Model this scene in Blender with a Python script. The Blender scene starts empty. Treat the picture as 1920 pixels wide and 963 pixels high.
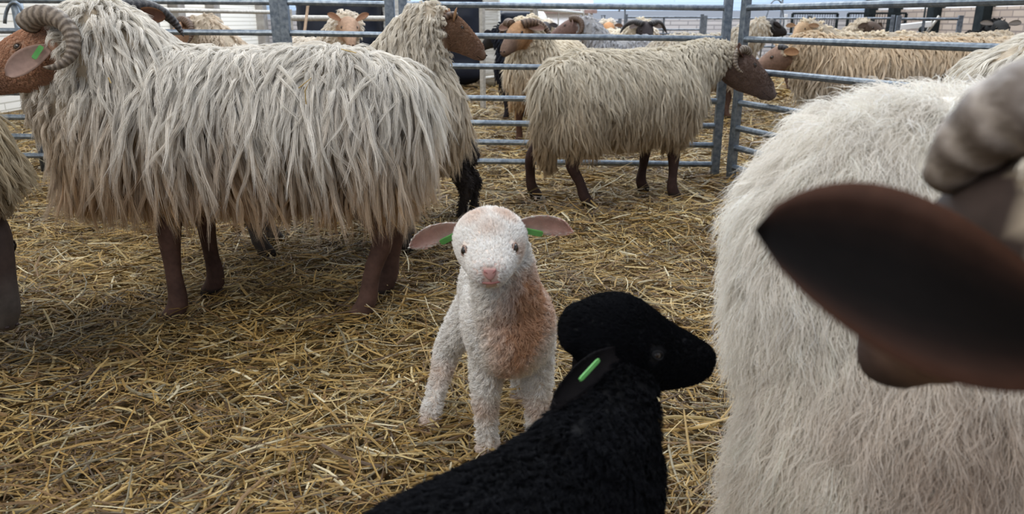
import bpy, math, random
import numpy as np
from mathutils import Vector, Matrix
from mathutils.bvhtree import BVHTree

PI = math.pi
SC = bpy.context.scene
COL = SC.collection

# ------------------------------------------------------------------ camera
F_PX = 1400.0; PITCH = math.radians(17.5); CAM_H = 0.84
cam_d = bpy.data.cameras.new('camera'); cam = bpy.data.objects.new('camera', cam_d); COL.objects.link(cam)
cam.location = (0, 0, CAM_H); cam.rotation_euler = (PI/2 - PITCH, 0, 0)
cam_d.sensor_width = 36; cam_d.lens = 36*F_PX/1920; cam_d.clip_start = 0.05; cam_d.clip_end = 100
cam_d.dof.use_dof = True; cam_d.dof.focus_distance = 2.0; cam_d.dof.aperture_fstop = 6.5
SC.camera = cam
# ------------------------------------------------------------------ exposure
SC.view_settings.view_transform = 'Standard'; SC.view_settings.look = 'None'
SC.view_settings.gamma = 1.0; SC.view_settings.use_curve_mapping = False
SC.view_settings.exposure = 0.35
SC.cycles.max_bounces = 6; SC.cycles.diffuse_bounces = 3; SC.cycles.transmission_bounces = 3
SC.cycles.use_denoising = True
SC.cycles_curves.shape = 'RIBBONS'
# ------------------------------------------------------------------ sky and added daylight fills
W = bpy.data.worlds.new('sky'); SC.world = W; W.use_nodes = True
wb = W.node_tree.nodes['Background']; wb.inputs[0].default_value = (0.74, 0.83, 1.0, 1); wb.inputs[1].default_value = 0.40
def area(name, loc, target, size, power, colour):
    d = bpy.data.lights.new(name, 'AREA'); d.shape = 'RECTANGLE'; d.size, d.size_y = size; d.energy = power; d.color = colour
    o = bpy.data.objects.new(name, d); COL.objects.link(o); o.location = loc
    o.rotation_euler = (Vector(target)-Vector(loc)).to_track_quat('-Z', 'Y').to_euler()
    return o
area('daylight_fill', (0.5, 4.2, 5.2), (0, 2.6, 0), (7, 2.5), 230, (0.90, 0.95, 1.0))  # added overhead lamp standing in for soft daylight; no roof opening is built
area('daylight_fill', (0, 12.0, 5.5), (0, 10.5, 0), (14, 5), 800, (0.95, 0.98, 1.0))  # added lamp that brightens the far pens from above
area('daylight_fill', (1.5, 11.5, 5.0), (1.5, 16.0, 1.0), (14, 2), 300, (0.86, 0.93, 1.0))  # added lamp aimed at the back wall to brighten it
area('daylight_fill', (-2.5, -1.0, 4.6), (0, 2.0, 0.2), (5, 2), 130, (1.0, 0.95, 0.88))  # added fill behind the camera for frontal light on the lambs

# ------------------------------------------------------------------ helpers
def P(px, py, D):
    """world point seen at a photo pixel at world distance y = D (used to survey positions)"""
    a = (px-960)/F_PX; b = (481.5-py)/F_PX; c, s = math.cos(PITCH), math.sin(PITCH)
    t = D/(c + b*s)
    return Vector((a*t, D, CAM_H + t*(-s + b*c)))

def tag(o, label=None, cat=None, group=None, kind=None):
    if label: o['label'] = label
    if cat: o['category'] = cat
    if group: o['group'] = group
    if kind: o['kind'] = kind
    return o
def link(name, data, parent=None):
    o = bpy.data.objects.new(name, data); COL.objects.link(o)
    if parent: o.parent = parent
    return o
def empty(name, loc=(0, 0, 0), rz=0.0):
    o = link(name, None); o.location = loc; o.rotation_euler = (0, 0, rz); o.empty_display_size = 0.1
    return o
def mesh_np(name, v, quads=None, tris=None, smooth=True):
    me = bpy.data.meshes.new(name)
    v = np.asarray(v, dtype=np.float32)
    me.vertices.add(len(v)); me.vertices.foreach_set('co', v.ravel())
    loops = []; starts = []; k = 0
    if quads is not None and len(quads):
        q = np.asarray(quads, dtype=np.int32); loops.append(q.ravel()); starts.append(np.arange(len(q))*4); k = q.size
    if tris is not None and len(tris):
        t = np.asarray(tris, dtype=np.int32); loops.append(t.ravel()); starts.append(k + np.arange(len(t))*3)
    L = np.concatenate(loops); S = np.concatenate(starts).astype(np.int32)
    me.loops.add(len(L)); me.loops.foreach_set('vertex_index', L)
    me.polygons.add(len(S)); me.polygons.foreach_set('loop_start', S)
    me.update(calc_edges=True); me.validate()
    if smooth: me.polygons.foreach_set('use_smooth', np.ones(len(me.polygons), dtype=bool))
    return me
def set_col(me, rgb, name='Col'):
    a = me.attributes.get(name) or me.attributes.new(name, 'FLOAT_COLOR', 'POINT')
    n = len(me.vertices); c = np.ones((n, 4), dtype=np.float32); c[:, :3] = rgb
    a.data.foreach_set('color', c.ravel())

class MB:
    def __init__(s): s.v = []; s.f = []
    def add(s, v, f):
        k = len(s.v); s.v += [tuple(x) for x in v]; s.f += [tuple(i+k for i in q) for q in f]; return s
    def box(s, c, size, rz=0.0, axis=None):
        x, y, z = [d/2 for d in size]; M = Matrix.Rotation(rz, 3, 'Z')
        vs = [M@Vector((a*x, b*y, g*z))+Vector(c) for a in (-1, 1) for b in (-1, 1) for g in (-1, 1)]
        return s.add(vs, [(0,1,3,2),(4,6,7,5),(0,4,5,1),(2,3,7,6),(0,2,6,4),(1,5,7,3)])
    def bar(s, a, b, w, h):
        """square-section bar between two points"""
        a = Vector(a); b = Vector(b); d = (b-a).normalized()
        u = Vector((0, 0, 1)) if abs(d.z) < 0.9 else Vector((0, 1, 0))
        r = d.cross(u).normalized(); u = r.cross(d)
        vs = [p + r*i*w/2 + u*j*h/2 for p in (a, b) for i, j in ((-1,-1),(1,-1),(1,1),(-1,1))]
        return s.add(vs, [(0,3,2,1),(4,5,6,7)] + [(i,(i+1)%4,4+(i+1)%4,4+i) for i in range(4)])
    def tube(s, pts, r, n=10):
        pts = [Vector(p) for p in pts]; rs = r if isinstance(r, (tuple, list)) else [r]*len(pts)
        vs = []; up = None
        for i, p in enumerate(pts):
            d = (pts[min(i+1, len(pts)-1)]-pts[max(i-1, 0)]).normalized()
            if up is None: up = Vector((0, 0, 1)) if abs(d.z) < 0.9 else Vector((1, 0, 0))
            side = d.cross(up).normalized(); up = side.cross(d).normalized()
            vs += [p + (side*math.cos(2*PI*k/n)+up*math.sin(2*PI*k/n))*rs[i] for k in range(n)]
        m = len(pts)
        f = [(i*n+k, i*n+(k+1)%n, (i+1)*n+(k+1)%n, (i+1)*n+k) for i in range(m-1) for k in range(n)]
        f += [tuple(range(n))[::-1], tuple((m-1)*n+k for k in range(n))]
        return s.add(vs, f)
    def ball(s, c, r, n=14, m=9):
        c = Vector(c); rr = r if isinstance(r, (tuple, list)) else (r, r, r); vs = []
        for i in range(m+1):
            a = PI*i/m
            vs += [c + Vector((rr[0]*math.sin(a)*math.cos(2*PI*k/n), rr[1]*math.sin(a)*math.sin(2*PI*k/n), rr[2]*math.cos(a))) for k in range(n)]
        return s.add(vs, [(i*n+k, (i+1)*n+k, (i+1)*n+(k+1)%n, i*n+(k+1)%n) for i in range(m) for k in range(n)])
    def build(s, name, mat, parent=None, smooth=False, bevel=0.0):
        me = bpy.data.meshes.new(name); me.from_pydata(s.v, [], s.f); me.validate()
        if smooth:
            me.polygons.foreach_set('use_smooth', np.ones(len(me.polygons), dtype=bool))
        me.materials.append(mat); o = link(name, me, parent)
        if bevel:
            b = o.modifiers.new('bevel', 'BEVEL'); b.width = bevel; b.segments = 2; b.limit_method = 'ANGLE'
        return o

# ------------------------------------------------------------------ materials
def new_mat(name, rough=0.6, metal=0.0, spec=0.4):
    m = bpy.data.materials.new(name); m.use_nodes = True; nt = m.node_tree; b = nt.nodes['Principled BSDF']
    b.inputs['Roughness'].default_value = rough; b.inputs['Metallic'].default_value = metal
    b.inputs['Specular IOR Level'].default_value = spec
    return m, nt, b
def noise_mat(name, c1, c2, scale=8, rough=0.6, metal=0.0, bump=0.0, spec=0.4, detail=5, stretch=None):
    m, nt, b = new_mat(name, rough, metal, spec); N = nt.nodes; Lk = nt.links
    tc = N.new('ShaderNodeTexCoord'); mp = N.new('ShaderNodeMapping'); Lk.new(tc.outputs['Object'], mp.inputs[0])
    if stretch: mp.inputs['Scale'].default_value = stretch
    n = N.new('ShaderNodeTexNoise'); n.inputs['Scale'].default_value = scale; n.inputs['Detail'].default_value = detail
    Lk.new(mp.outputs[0], n.inputs['Vector'])
    r = N.new('ShaderNodeValToRGB'); r.color_ramp.elements[0].color = (*c1, 1); r.color_ramp.elements[1].color = (*c2, 1)
    r.color_ramp.elements[0].position = 0.35; r.color_ramp.elements[1].position = 0.65
    Lk.new(n.outputs['Fac'], r.inputs[0]); Lk.new(r.outputs[0], b.inputs['Base Color'])
    if bump:
        bp = N.new('ShaderNodeBump'); bp.inputs['Strength'].default_value = bump; bp.inputs['Distance'].default_value = 0.01
        Lk.new(n.outputs['Fac'], bp.inputs['Height']); Lk.new(bp.outputs[0], b.inputs['Normal'])
    return m
def attr_mat(name, rough=0.75, spec=0.25, noise=0.25, nscale=40, bump=0.2, trans=0.0):
    m, nt, b = new_mat(name, rough, 0, spec); N = nt.nodes; Lk = nt.links
    at = N.new('ShaderNodeAttribute'); at.attribute_name = 'Col'
    if noise:
        tc = N.new('ShaderNodeTexCoord'); n = N.new('ShaderNodeTexNoise'); n.inputs['Scale'].default_value = nscale; n.inputs['Detail'].default_value = 6
        Lk.new(tc.outputs['Object'], n.inputs['Vector'])
        mr = N.new('ShaderNodeMapRange'); mr.inputs[1].default_value = 0.3; mr.inputs[2].default_value = 0.7
        mr.inputs[3].default_value = 1-noise; mr.inputs[4].default_value = 1+noise*0.6; Lk.new(n.outputs['Fac'], mr.inputs[0])
        vm = N.new('ShaderNodeVectorMath'); vm.operation = 'SCALE'; Lk.new(at.outputs['Color'], vm.inputs[0]); Lk.new(mr.outputs[0], vm.inputs['Scale'])
        Lk.new(vm.outputs[0], b.inputs['Base Color'])
        if bump:
            bp = N.new('ShaderNodeBump'); bp.inputs['Strength'].default_value = bump; bp.inputs['Distance'].default_value = 0.004
            Lk.new(n.outputs['Fac'], bp.inputs['Height']); Lk.new(bp.outputs[0], b.inputs['Normal'])
    else:
        Lk.new(at.outputs['Color'], b.inputs['Base Color'])
    if trans:
        tr = N.new('ShaderNodeBsdfTranslucent'); Lk.new(at.outputs['Color'], tr.inputs['Color'])
        mx = N.new('ShaderNodeMixShader'); mx.inputs[0].default_value = trans
        Lk.new(b.outputs[0], mx.inputs[1]); Lk.new(tr.outputs[0], mx.inputs[2]); Lk.new(mx.outputs[0], N['Material Output'].inputs['Surface'])
    return m
M_SKIN = attr_mat('animal_coat', noise=0.22, nscale=60)
M_HAIR = attr_mat('wool_strand', rough=0.55, spec=0.3, noise=0, trans=0.3)
M_BLACKHAIR = attr_mat('black_wool_strand', rough=0.8, spec=0.10, noise=0)
M_STRAW = attr_mat('straw', rough=0.5, spec=0.35, noise=0.18, nscale=90, bump=0)
M_EAR = attr_mat('ear_skin', rough=0.8, spec=0.10, noise=0.15, nscale=70, trans=0.15)
M_EYE = noise_mat('eye_dark', (0.008, 0.006, 0.006), (0.02, 0.013, 0.01), 30, rough=0.08, spec=0.7)
M_EYEAMBER = noise_mat('eye_amber', (0.010, 0.007, 0.005), (0.030, 0.018, 0.010), 40, rough=0.1, spec=0.7)
M_PINK = noise_mat('pink_nose', (0.52, 0.27, 0.25), (0.62, 0.36, 0.33), 60, rough=0.45)
M_PINKD = noise_mat('pink_lip', (0.33, 0.13, 0.12), (0.42, 0.19, 0.17), 60, rough=0.5)
M_NOSTRIL = noise_mat('nostril', (0.02, 0.012, 0.01), (0.04, 0.02, 0.02), 60, rough=0.6)
M_MUZZLE = noise_mat('dark_muzzle', (0.05, 0.032, 0.03), (0.09, 0.06, 0.055), 60, rough=0.45)
M_TAG = noise_mat('green_tag', (0.12, 0.42, 0.10), (0.18, 0.52, 0.15), 30, rough=0.45)
M_STEEL = noise_mat('galvanised_steel', (0.15, 0.185, 0.23), (0.29, 0.335, 0.38), 45, rough=0.42, metal=0.75, bump=0.12)
M_STEELW = noise_mat('weathered_steel', (0.42, 0.40, 0.36), (0.58, 0.56, 0.52), 40, rough=0.5, metal=0.35, bump=0.1)
M_DSTEEL = noise_mat('far_steel', (0.12, 0.14, 0.17), (0.24, 0.27, 0.31), 25, rough=0.5, metal=0.6)
M_COLUMN = noise_mat('column_paint', (0.010, 0.014, 0.016), (0.020, 0.026, 0.028), 8, rough=0.8, spec=0.15)
M_COLUMNW = noise_mat('column_grey', (0.22, 0.20, 0.18), (0.32, 0.30, 0.27), 8, rough=0.6)
M_TARP = noise_mat('black_plastic', (0.006, 0.010, 0.022), (0.014, 0.02, 0.038), 3, rough=0.35, bump=0.6)
M_WHITEWRAP = noise_mat('white_plastic', (0.55, 0.54, 0.50), (0.85, 0.85, 0.82), 5, rough=0.5, bump=1.0, stretch=(1, 1, 9))
M_RED = noise_mat('red_paint', (0.6, 0.03, 0.03), (0.7, 0.06, 0.05), 8, rough=0.4)
M_WHITE = noise_mat('white_paint', (0.7, 0.7, 0.7), (0.8, 0.8, 0.8), 8, rough=0.5)

def horn_mat(name, c1, c2):
    m, nt, b = new_mat(name, 0.5, 0, 0.4); N = nt.nodes; Lk = nt.links
    at = N.new('ShaderNodeAttribute'); at.attribute_name = 'along'
    w = N.new('ShaderNodeMath'); w.operation = 'MULTIPLY'; w.inputs[1].default_value = 170; Lk.new(at.outputs['Fac'], w.inputs[0])
    n = N.new('ShaderNodeTexNoise'); n.inputs['Scale'].default_value = 55; n.inputs['Detail'].default_value = 4
    tc = N.new('ShaderNodeTexCoord'); Lk.new(tc.outputs['Object'], n.inputs['Vector'])
    n2 = N.new('ShaderNodeMath'); n2.operation = 'MULTIPLY'; n2.inputs[1].default_value = 7; Lk.new(n.outputs['Fac'], n2.inputs[0])
    ad = N.new('ShaderNodeMath'); Lk.new(w.outputs[0], ad.inputs[0]); Lk.new(n2.outputs[0], ad.inputs[1])
    sn = N.new('ShaderNodeMath'); sn.operation = 'SINE'; Lk.new(ad.outputs[0], sn.inputs[0])
    r = N.new('ShaderNodeMapRange'); r.inputs[1].default_value = -1; r.inputs[2].default_value = 1; Lk.new(sn.outputs[0], r.inputs[0])
    mx = N.new('ShaderNodeMix'); mx.data_type = 'RGBA'; Lk.new(r.outputs[0], mx.inputs[0])
    mx.inputs[6].default_value = (*c1, 1); mx.inputs[7].default_value = (*c2, 1)
    Lk.new(mx.outputs[2], b.inputs['Base Color'])
    bp = N.new('ShaderNodeBump'); bp.inputs['Strength'].default_value = 0.5; bp.inputs['Distance'].default_value = 0.002
    Lk.new(sn.outputs[0], bp.inputs['Height']); Lk.new(bp.outputs[0], b.inputs['Normal'])
    return m
M_HORN = horn_mat('horn_grey', (0.10, 0.075, 0.055), (0.27, 0.22, 0.17))
M_HORNB = horn_mat('horn_brown', (0.06, 0.035, 0.022), (0.16, 0.10, 0.065))
M_HORND = horn_mat('horn_dark', (0.018, 0.017, 0.02), (0.06, 0.055, 0.055))
M_HORNL = horn_mat('horn_pale', (0.16, 0.13, 0.11), (0.36, 0.31, 0.27))

def brick_mat(name, c1, c2, mortar, bw=0.44, rh=0.13, axis='X', ms=0.012, bump=0.3):
    m, nt, b = new_mat(name, 0.85, 0, 0.2); N = nt.nodes; Lk = nt.links
    tc = N.new('ShaderNodeTexCoord'); sp = N.new('ShaderNodeSeparateXYZ'); cb = N.new('ShaderNodeCombineXYZ')
    Lk.new(tc.outputs['Object'], sp.inputs[0]); Lk.new(sp.outputs[axis], cb.inputs[0]); Lk.new(sp.outputs['Z'], cb.inputs[1])
    br = N.new('ShaderNodeTexBrick'); Lk.new(cb.outputs[0], br.inputs['Vector'])
    br.inputs['Scale'].default_value = 1; br.inputs['Brick Width'].default_value = bw; br.inputs['Row Height'].default_value = rh
    br.inputs['Mortar Size'].default_value = ms; br.inputs['Color1'].default_value = (*c1, 1); br.inputs['Color2'].default_value = (*c2, 1); br.inputs['Mortar'].default_value = (*mortar, 1)
    Lk.new(br.outputs['Color'], b.inputs['Base Color'])
    bp = N.new('ShaderNodeBump'); bp.inputs['Strength'].default_value = bump; bp.inputs['Distance'].default_value = 0.01; bp.invert = True
    Lk.new(br.outputs['Fac'], bp.inputs['Height']); Lk.new(bp.outputs[0], b.inputs['Normal'])
    return m
M_BRICKGREY = brick_mat('painted_grey_brick', (0.52, 0.49, 0.49), (0.42, 0.40, 0.41), (0.26, 0.25, 0.26), bw=0.36, rh=0.085)
M_BRICKBLUE = brick_mat('pale_blue_painted_wall', (0.56, 0.71, 0.92), (0.50, 0.66, 0.90), (0.45, 0.60, 0.83), bw=2.2, rh=0.10, bump=0.1)
M_BRICKTAN = brick_mat('tan_brick', (0.46, 0.38, 0.32), (0.38, 0.31, 0.26), (0.24, 0.20, 0.18), bw=0.30, rh=0.10, axis='Y')
M_PANEL = brick_mat('cream_boarding', (0.90, 0.87, 0.80), (0.86, 0.83, 0.76), (0.60, 0.57, 0.50), bw=3.0, rh=0.11, axis='X', ms=0.007, bump=0.2)

# ------------------------------------------------------------------ value noise used for coats and ground
def vnoise(p, seed=0, f=1.0):
    p = np.asarray(p)*f; r = np.random.RandomState(seed); out = np.zeros(len(p))
    for k in range(7):
        d = r.normal(size=p.shape[1]); d /= np.linalg.norm(d); w = 1.0 + k*0.55
        out += np.sin(p@d*w*2.2 + r.uniform(0, 6.28) + 1.3*np.sin(p@np.roll(d, 1)*w*1.7 + r.uniform(0, 6.28)))/(1+0.35*k)
    return out/3.2
def ground_h(x, y):
    p = np.stack([np.asarray(x, float), np.asarray(y, float)], 1)
    near = np.clip((7.0-p[:, 1])/4.0, 0.25, 1)
    return (0.012*vnoise(p, 5, 2.2) + 0.008*vnoise(p, 9, 6.0))*near - 0.005

# ------------------------------------------------------------------ setting
def grid_floor():
    xs = np.linspace(-11, 14, 240); ys = np.concatenate([np.linspace(-3, 0.3, 20), np.linspace(0.35, 7, 150), np.linspace(7.3, 18, 40)])
    X, Y = np.meshgrid(xs, ys); Z = ground_h(X.ravel(), Y.ravel()) - 0.012
    v = np.stack([X.ravel(), Y.ravel(), Z], 1); nx = len(xs)
    i = np.arange((len(ys)-1)*(nx-1)); r = i//(nx-1); c = i % (nx-1); a = r*nx+c
    me = mesh_np('floor', v, np.stack([a, a+1, a+nx+1, a+nx], 1))
    m, nt, b = new_mat('bedded_floor', 0.85, 0, 0.15); N = nt.nodes; Lk = nt.links
    tc = N.new('ShaderNodeTexCoord')
    n = N.new('ShaderNodeTexNoise'); n.inputs['Scale'].default_value = 26; n.inputs['Detail'].default_value = 8; n.inputs['Distortion'].default_value = 2.5
    Lk.new(tc.outputs['Object'], n.inputs['Vector'])
    r1 = N.new('ShaderNodeValToRGB'); e = r1.color_ramp.elements
    e[0].position = 0.32; e[0].color = (0.035, 0.022, 0.010, 1); e[1].position = 0.72; e[1].color = (0.36, 0.25, 0.11, 1)
    k = e.new(0.52); k.color = (0.14, 0.09, 0.038, 1)
    Lk.new(n.outputs['Fac'], r1.inputs[0]); Lk.new(r1.outputs[0], b.inputs['Base Color'])
    bp = N.new('ShaderNodeBump'); bp.inputs['Strength'].default_value = 0.8; bp.inputs['Distance'].default_value = 0.02
    Lk.new(n.outputs['Fac'], bp.inputs['Height']); Lk.new(bp.outputs[0], b.inputs['Normal'])
    me.materials.append(m); tag(link('floor', me), kind='structure')
grid_floor()
YB = 16.0
tag(MB().box((3.0, YB+0.1, 0.44), (21, 0.2, 0.88)).build('wall_back_lower', M_BRICKGREY), kind='structure')
tag(MB().box((3.0, YB+0.12, 3.0), (21, 0.2, 3.9)).build('wall_back', M_BRICKBLUE), kind='structure')
XR, XL = 7.25, -5.0
tag(MB().box((XR+0.12, 7.0, 0.525), (0.2, 18, 1.05)).build('wall_right_lower', M_BRICKTAN), kind='structure')
tag(MB().box((XR+0.16, 7.0, 2.95), (0.2, 18, 3.8)).build('wall_right', M_WHITE), kind='structure')
M_PANELY = brick_mat('cream_boarding_side', (0.90, 0.87, 0.80), (0.86, 0.83, 0.76), (0.55, 0.52, 0.45), bw=3.0, rh=0.07, axis='Y', ms=0.007, bump=0.2)
tag(MB().box((XL-0.12, 7.0, 2.4), (0.2, 18, 4.9)).build('wall_left', M_PANELY), kind='structure')
for yy in (15.4, 14.4, 13.0, 11.6):
    tag(MB().box((XR-0.03, yy+0.4, 2.3), (0.18, 0.22, 4.6)).build('trim_column', M_COLUMN, bevel=0.01), 'dark steel column against the tan brick side wall', None, 'steel columns of the right wall', 'structure')
for yy in (10.4, 11.3, 12.7, 15.2):
    tag(MB().box((XL+0.05, yy+0.3, 2.3), (0.16, 0.26, 4.6)).build('trim_post', M_COLUMNW, bevel=0.01), 'grey column against the cream boarded side wall', None, 'columns of the left wall', 'structure')

# ------------------------------------------------------------------ hurdles (steel sheep fencing)
def hurdle(label, A, B, zs, hs=(0.0, 0.0), r=0.016, stile=0.045, mat=None, group='steel hurdles', top=None, mids=(), foot=True, ext=0.045, lean=(0, 0), name='sheep_hurdle', stiles=(1, 1)):
    """A, B = ground ends; zs = rail heights; hs = lift of each end"""
    mat = mat or M_STEEL
    A = Vector((A[0], A[1], 0)); B = Vector((B[0], B[1], 0)); L = (B-A).length; rz = math.atan2(B.y-A.y, B.x-A.x)
    root = empty(name, A, rz); tag(root, label, 'fence', group)
    H = (top or max(zs)+ext)
    for z in zs:
        a = (0.0, 0, z+hs[0]); b = (L, 0, z+hs[1])
        MB().tube([a, b], r, 10).build('rail', mat, root, smooth=False)
    for k, (x0, h, ln) in enumerate(((0.0, hs[0], lean[0]), (L, hs[1], lean[1]))):
        if not stiles[k]: continue
        z0 = -0.02
        MB().bar((x0 - ln*0.1, 0, z0), (x0 + ln, 0, H+h), stile, stile*0.8).build('stile', mat, root, bevel=0.003)
    for m in mids:
        MB().bar((L*m, 0, zs[0]), (L*m, 0, zs[-1]+hs[0]*(1-m)+hs[1]*m), 0.03, 0.012).build('brace', mat, root)
    return root
ZS = [0.068, 0.177, 0.284, 0.42, 0.59, 0.75, 0.908]
YF = 4.19
def xf(px, d=4.25): return (px-960)/1400*d
hurdle('long galvanised hurdle behind the brown-faced sheep, ending at the gate corner', (xf(768), YF+0.02), (xf(1339), YF), ZS, (0.02, 0.0), top=1.25, mids=(), lean=(0, 0.0), group='steel hurdles round the pens')
hurdle('short galvanised hurdle between the two flat stiles behind the ram-horned sheep facing right', (xf(556), YF+0.04), (xf(744), YF+0.03), ZS, (0.03, 0.02), top=1.0, stile=0.05, group='steel hurdles round the pens')
hurdle('galvanised hurdle behind the back of the big cream sheep, at the picture left', (xf(-120), YF+0.06), (xf(540), YF+0.045), ZS, (0.045, 0.03), top=1.0, stile=0.05, group='steel hurdles round the pens')
hurdle('galvanised gate hurdle running from the corner post towards the camera at right', (1.225, 4.12), (1.86, 2.35), ZS, (0.0, 0.0), r=0.0165, top=1.25, lean=(0.0, 0), group='steel hurdles round the pens')
# thin locking rod in the gap of the corner
tag(MB().tube([(1.245, 4.26, 0.02), (1.262, 4.28, 1.3)], 0.010, 8).build('locking_rod', M_STEEL), 'thin upright steel rod standing in the gap between the corner posts', 'rod')
# light rails of the second fence beyond
hurdle('sunlit weathered fence line beyond the cream sheep, sloping away', (-2.75, 5.3), (-2.15, 7.4), [0.25, 0.5, 0.92], r=0.018, mat=M_STEELW, top=0.98, group='weathered fence lines')
hurdle('weathered fence line ahead of the black wrapped bale', (-2.10, 7.4), (-0.96, 9.0), [0.25, 0.5, 0.87], r=0.028, mat=M_STEELW, top=0.95, group='weathered fence lines')
MBt = MB().tube([P(571, 60, 5.2), P(578, 5, 5.3), P(581, -12, 5.3)], 0.010, 8)
tag(MBt.build('wooden_stick', noise_mat('stick_wood', (0.35, 0.24, 0.15), (0.5, 0.36, 0.25), 20)), 'pale wooden stick tied upright against the fence by the black bale', 'stick')
o = MB().tube([P(9+18*(1-math.cos(a)), 44-40*math.sin(a), 4.1) for a in np.linspace(0.0, PI, 12)] + [P(46, 60, 4.1)], 0.009, 8).build('gate_loop', M_STEEL, smooth=True)
tag(o, 'bent steel gate loop at the top left corner behind the ram', 'gate hook')
tag(MB().tube([(xf(70), YF+0.1, 0), (xf(72), YF+0.1, 1.1)], 0.03, 12).build('gate_post', M_STEEL, smooth=True), 'round steel post beside the bent gate loop', 'post')

# far pens -----------------------------------------------------------
G = 'far pens along the back wall'
def fx(px, y): return (px-960)/1400*(y*0.954+0.12)
FZ = [0.12, 0.30, 0.48, 0.66, 0.90]
hurdle('far hurdle left of the small drinking post, before the pale wall', (fx(1088, 12), 12), (fx(1160, 12), 12), [0.12, 0.3, 0.45, 0.62, 0.84, ], r=0.014, stile=0.05, mat=M_DSTEEL, group=G)
hurdle('far hurdle right of the crook-topped post, before the grey brick', (fx(1171, 11.8), 11.8), (fx(1312, 11.8), 11.8), FZ[:4]+[0.72, 0.90], r=0.014, stile=0.05, mat=M_DSTEEL, mids=(0.5,), group=G)
hurdle('far hurdle seen between and right of the corner posts', (fx(1319, 11.8), 11.8), (fx(1510, 11.4), 11.4), FZ[:4]+[0.88], r=0.014, stile=0.05, mat=M_DSTEEL, mids=(0.68,), group=G)
hurdle('far hurdle crossing in front of the wire mesh panels', (fx(1513, 11.4), 11.4), (fx(1665, 11.0), 11.0), [0.2, 0.4, 0.6, 0.88], r=0.016, stile=0.05, mat=M_DSTEEL, group=G)
hurdle('far hurdle at the foot of the tan brick wall', (fx(1676, 10.6), 10.6), (fx(1790, 10.4), 10.4), [0.2, 0.45, 0.66, 0.87], r=0.018, stile=0.06, mat=M_DSTEEL, mids=(0.42,), group=G)
hurdle('far hurdle running beside the brown-horned ewe towards the pale door', (fx(1003, 8.6), 8.6), (fx(1090, 12.5), 12.5), [0.3, 0.6, 0.97], r=0.022, stile=0.07, mat=M_STEELW, group='weathered fence lines', mids=(0.4,))
hurdle('far hurdle joining the short white-lit rails near the horned ewe', (fx(905, 7.6), 7.6), (fx(998, 8.5), 8.5), [0.3, 0.6, 0.96], r=0.018, stile=0.05, mat=M_STEELW, group='weathered fence lines')

def mesh_panel(label, x0, x1, y, z0, z1, n, m):
    root = empty('mesh_panel', (x0, y, 0)); tag(root, label, 'panel', 'wire mesh panels'); w = x1-x0
    fr = MB()
    for a, b in (((0,0,z0),(0,0,z1)),((w,0,z0),(w,0,z1)),((0,0,z0),(w,0,z0)),((0,0,z1),(w,0,z1))): fr.bar(a, b, 0.04, 0.03)
    fr.build('frame', M_COLUMN, root)
    g = MB()
    for i in range(1, n): g.bar((w*i/n, 0, z0), (w*i/n, 0, z1), 0.007, 0.007)
    for i in range(1, m): g.bar((0, 0, z0+(z1-z0)*i/m), (w, 0, z0+(z1-z0)*i/m), 0.007, 0.007)
    g.build('mesh', M_COLUMN, root)
mesh_panel('black wire mesh panel left of the pair, before the pale wall', fx(1480, 13.5), fx(1563, 13.5), 13.5, 0.02, 0.97, 18, 12)
mesh_panel('black wire mesh panel right of the pair, beside the dark column', fx(1583, 13.3), fx(1690, 13.3), 13.3, 0.02, 0.97, 22, 12)
# drinking post and crook-topped post
root = empty('drinking_post', (fx(1129, 13), 13, 0)); tag(root, 'slim post with a small square bowl on top, before the pale wall', 'post')
MB().tube([(0, 0, 0), (0, 0, 0.86)], 0.014, 8).build('pole', M_DSTEEL, root)
MB().box((0, 0, 0.865), (0.06, 0.10, 0.025)).box((-0.025, 0, 0.90), (0.012, 0.10, 0.06)).box((0.025, 0, 0.90), (0.012, 0.10, 0.06)).box((0, 0, 0.935), (0.075, 0.10, 0.018)).build('bowl', M_DSTEEL, root, bevel=0.006)
cx = fx(1169, 11.7)
tag(MB().tube([(cx, 11.7, 0), (cx, 11.7, 0.98)] + [(cx-0.045*(1-math.cos(a)), 11.7, 0.98+0.06*math.sin(a)) for a in np.linspace(0.3, PI, 8)], 0.013, 8).build('crook_post', M_DSTEEL, smooth=True), 'thin post with a crook-shaped top between two far hurdles', 'post')
cx = fx(1447, 12.5)
tag(MB().tube([(cx-0.18, 12.5, 0.2), (cx-0.15, 12.5, 0.85)] + [(cx+0.0-0.12*math.cos(a), 12.5, 0.95+0.22*math.sin(a)) for a in np.linspace(0.3, PI-0.3, 10)] + [(cx+0.15, 12.5, 0.85), (cx+0.16, 12.5, 0.2)], 0.012, 8).build('feed_hoop', M_DSTEEL, smooth=True), 'arched steel hoop rising behind the far hurdle right of the corner', 'hoop')
tag(MB().tube([(fx(1459, 15.7), 15.7, 0), (fx(1459, 15.7), 15.7, 3.0)], 0.02, 8).build('down_pipe', M_DSTEEL), 'thin dark pipe running down the pale blue back wall', 'pipe')
tag(MB().box((fx(1467, 12.6), 12.6, 0.5), (0.05, 0.04, 0.9)).build('marker_post', M_WHITE, bevel=0.004), 'short white post right of the arched hoop', 'post')
# door track, door on back wall
root = tag(MB().box((fx(1062, YB-0.05), YB-0.06, 0.62), (1.05, 0.06, 1.24)).build('door_1', noise_mat('pink_white_door', (0.80, 0.80, 0.84), (0.86, 0.85, 0.87), 3), bevel=0.01), kind='structure')
MB().box((fx(1066, YB-0.05), YB-0.16, 1.03), (1.10, 0.08, 0.07)).build('track', noise_mat('rust_brown', (0.16, 0.10, 0.09), (0.25, 0.17, 0.15), 9), root)

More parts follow.
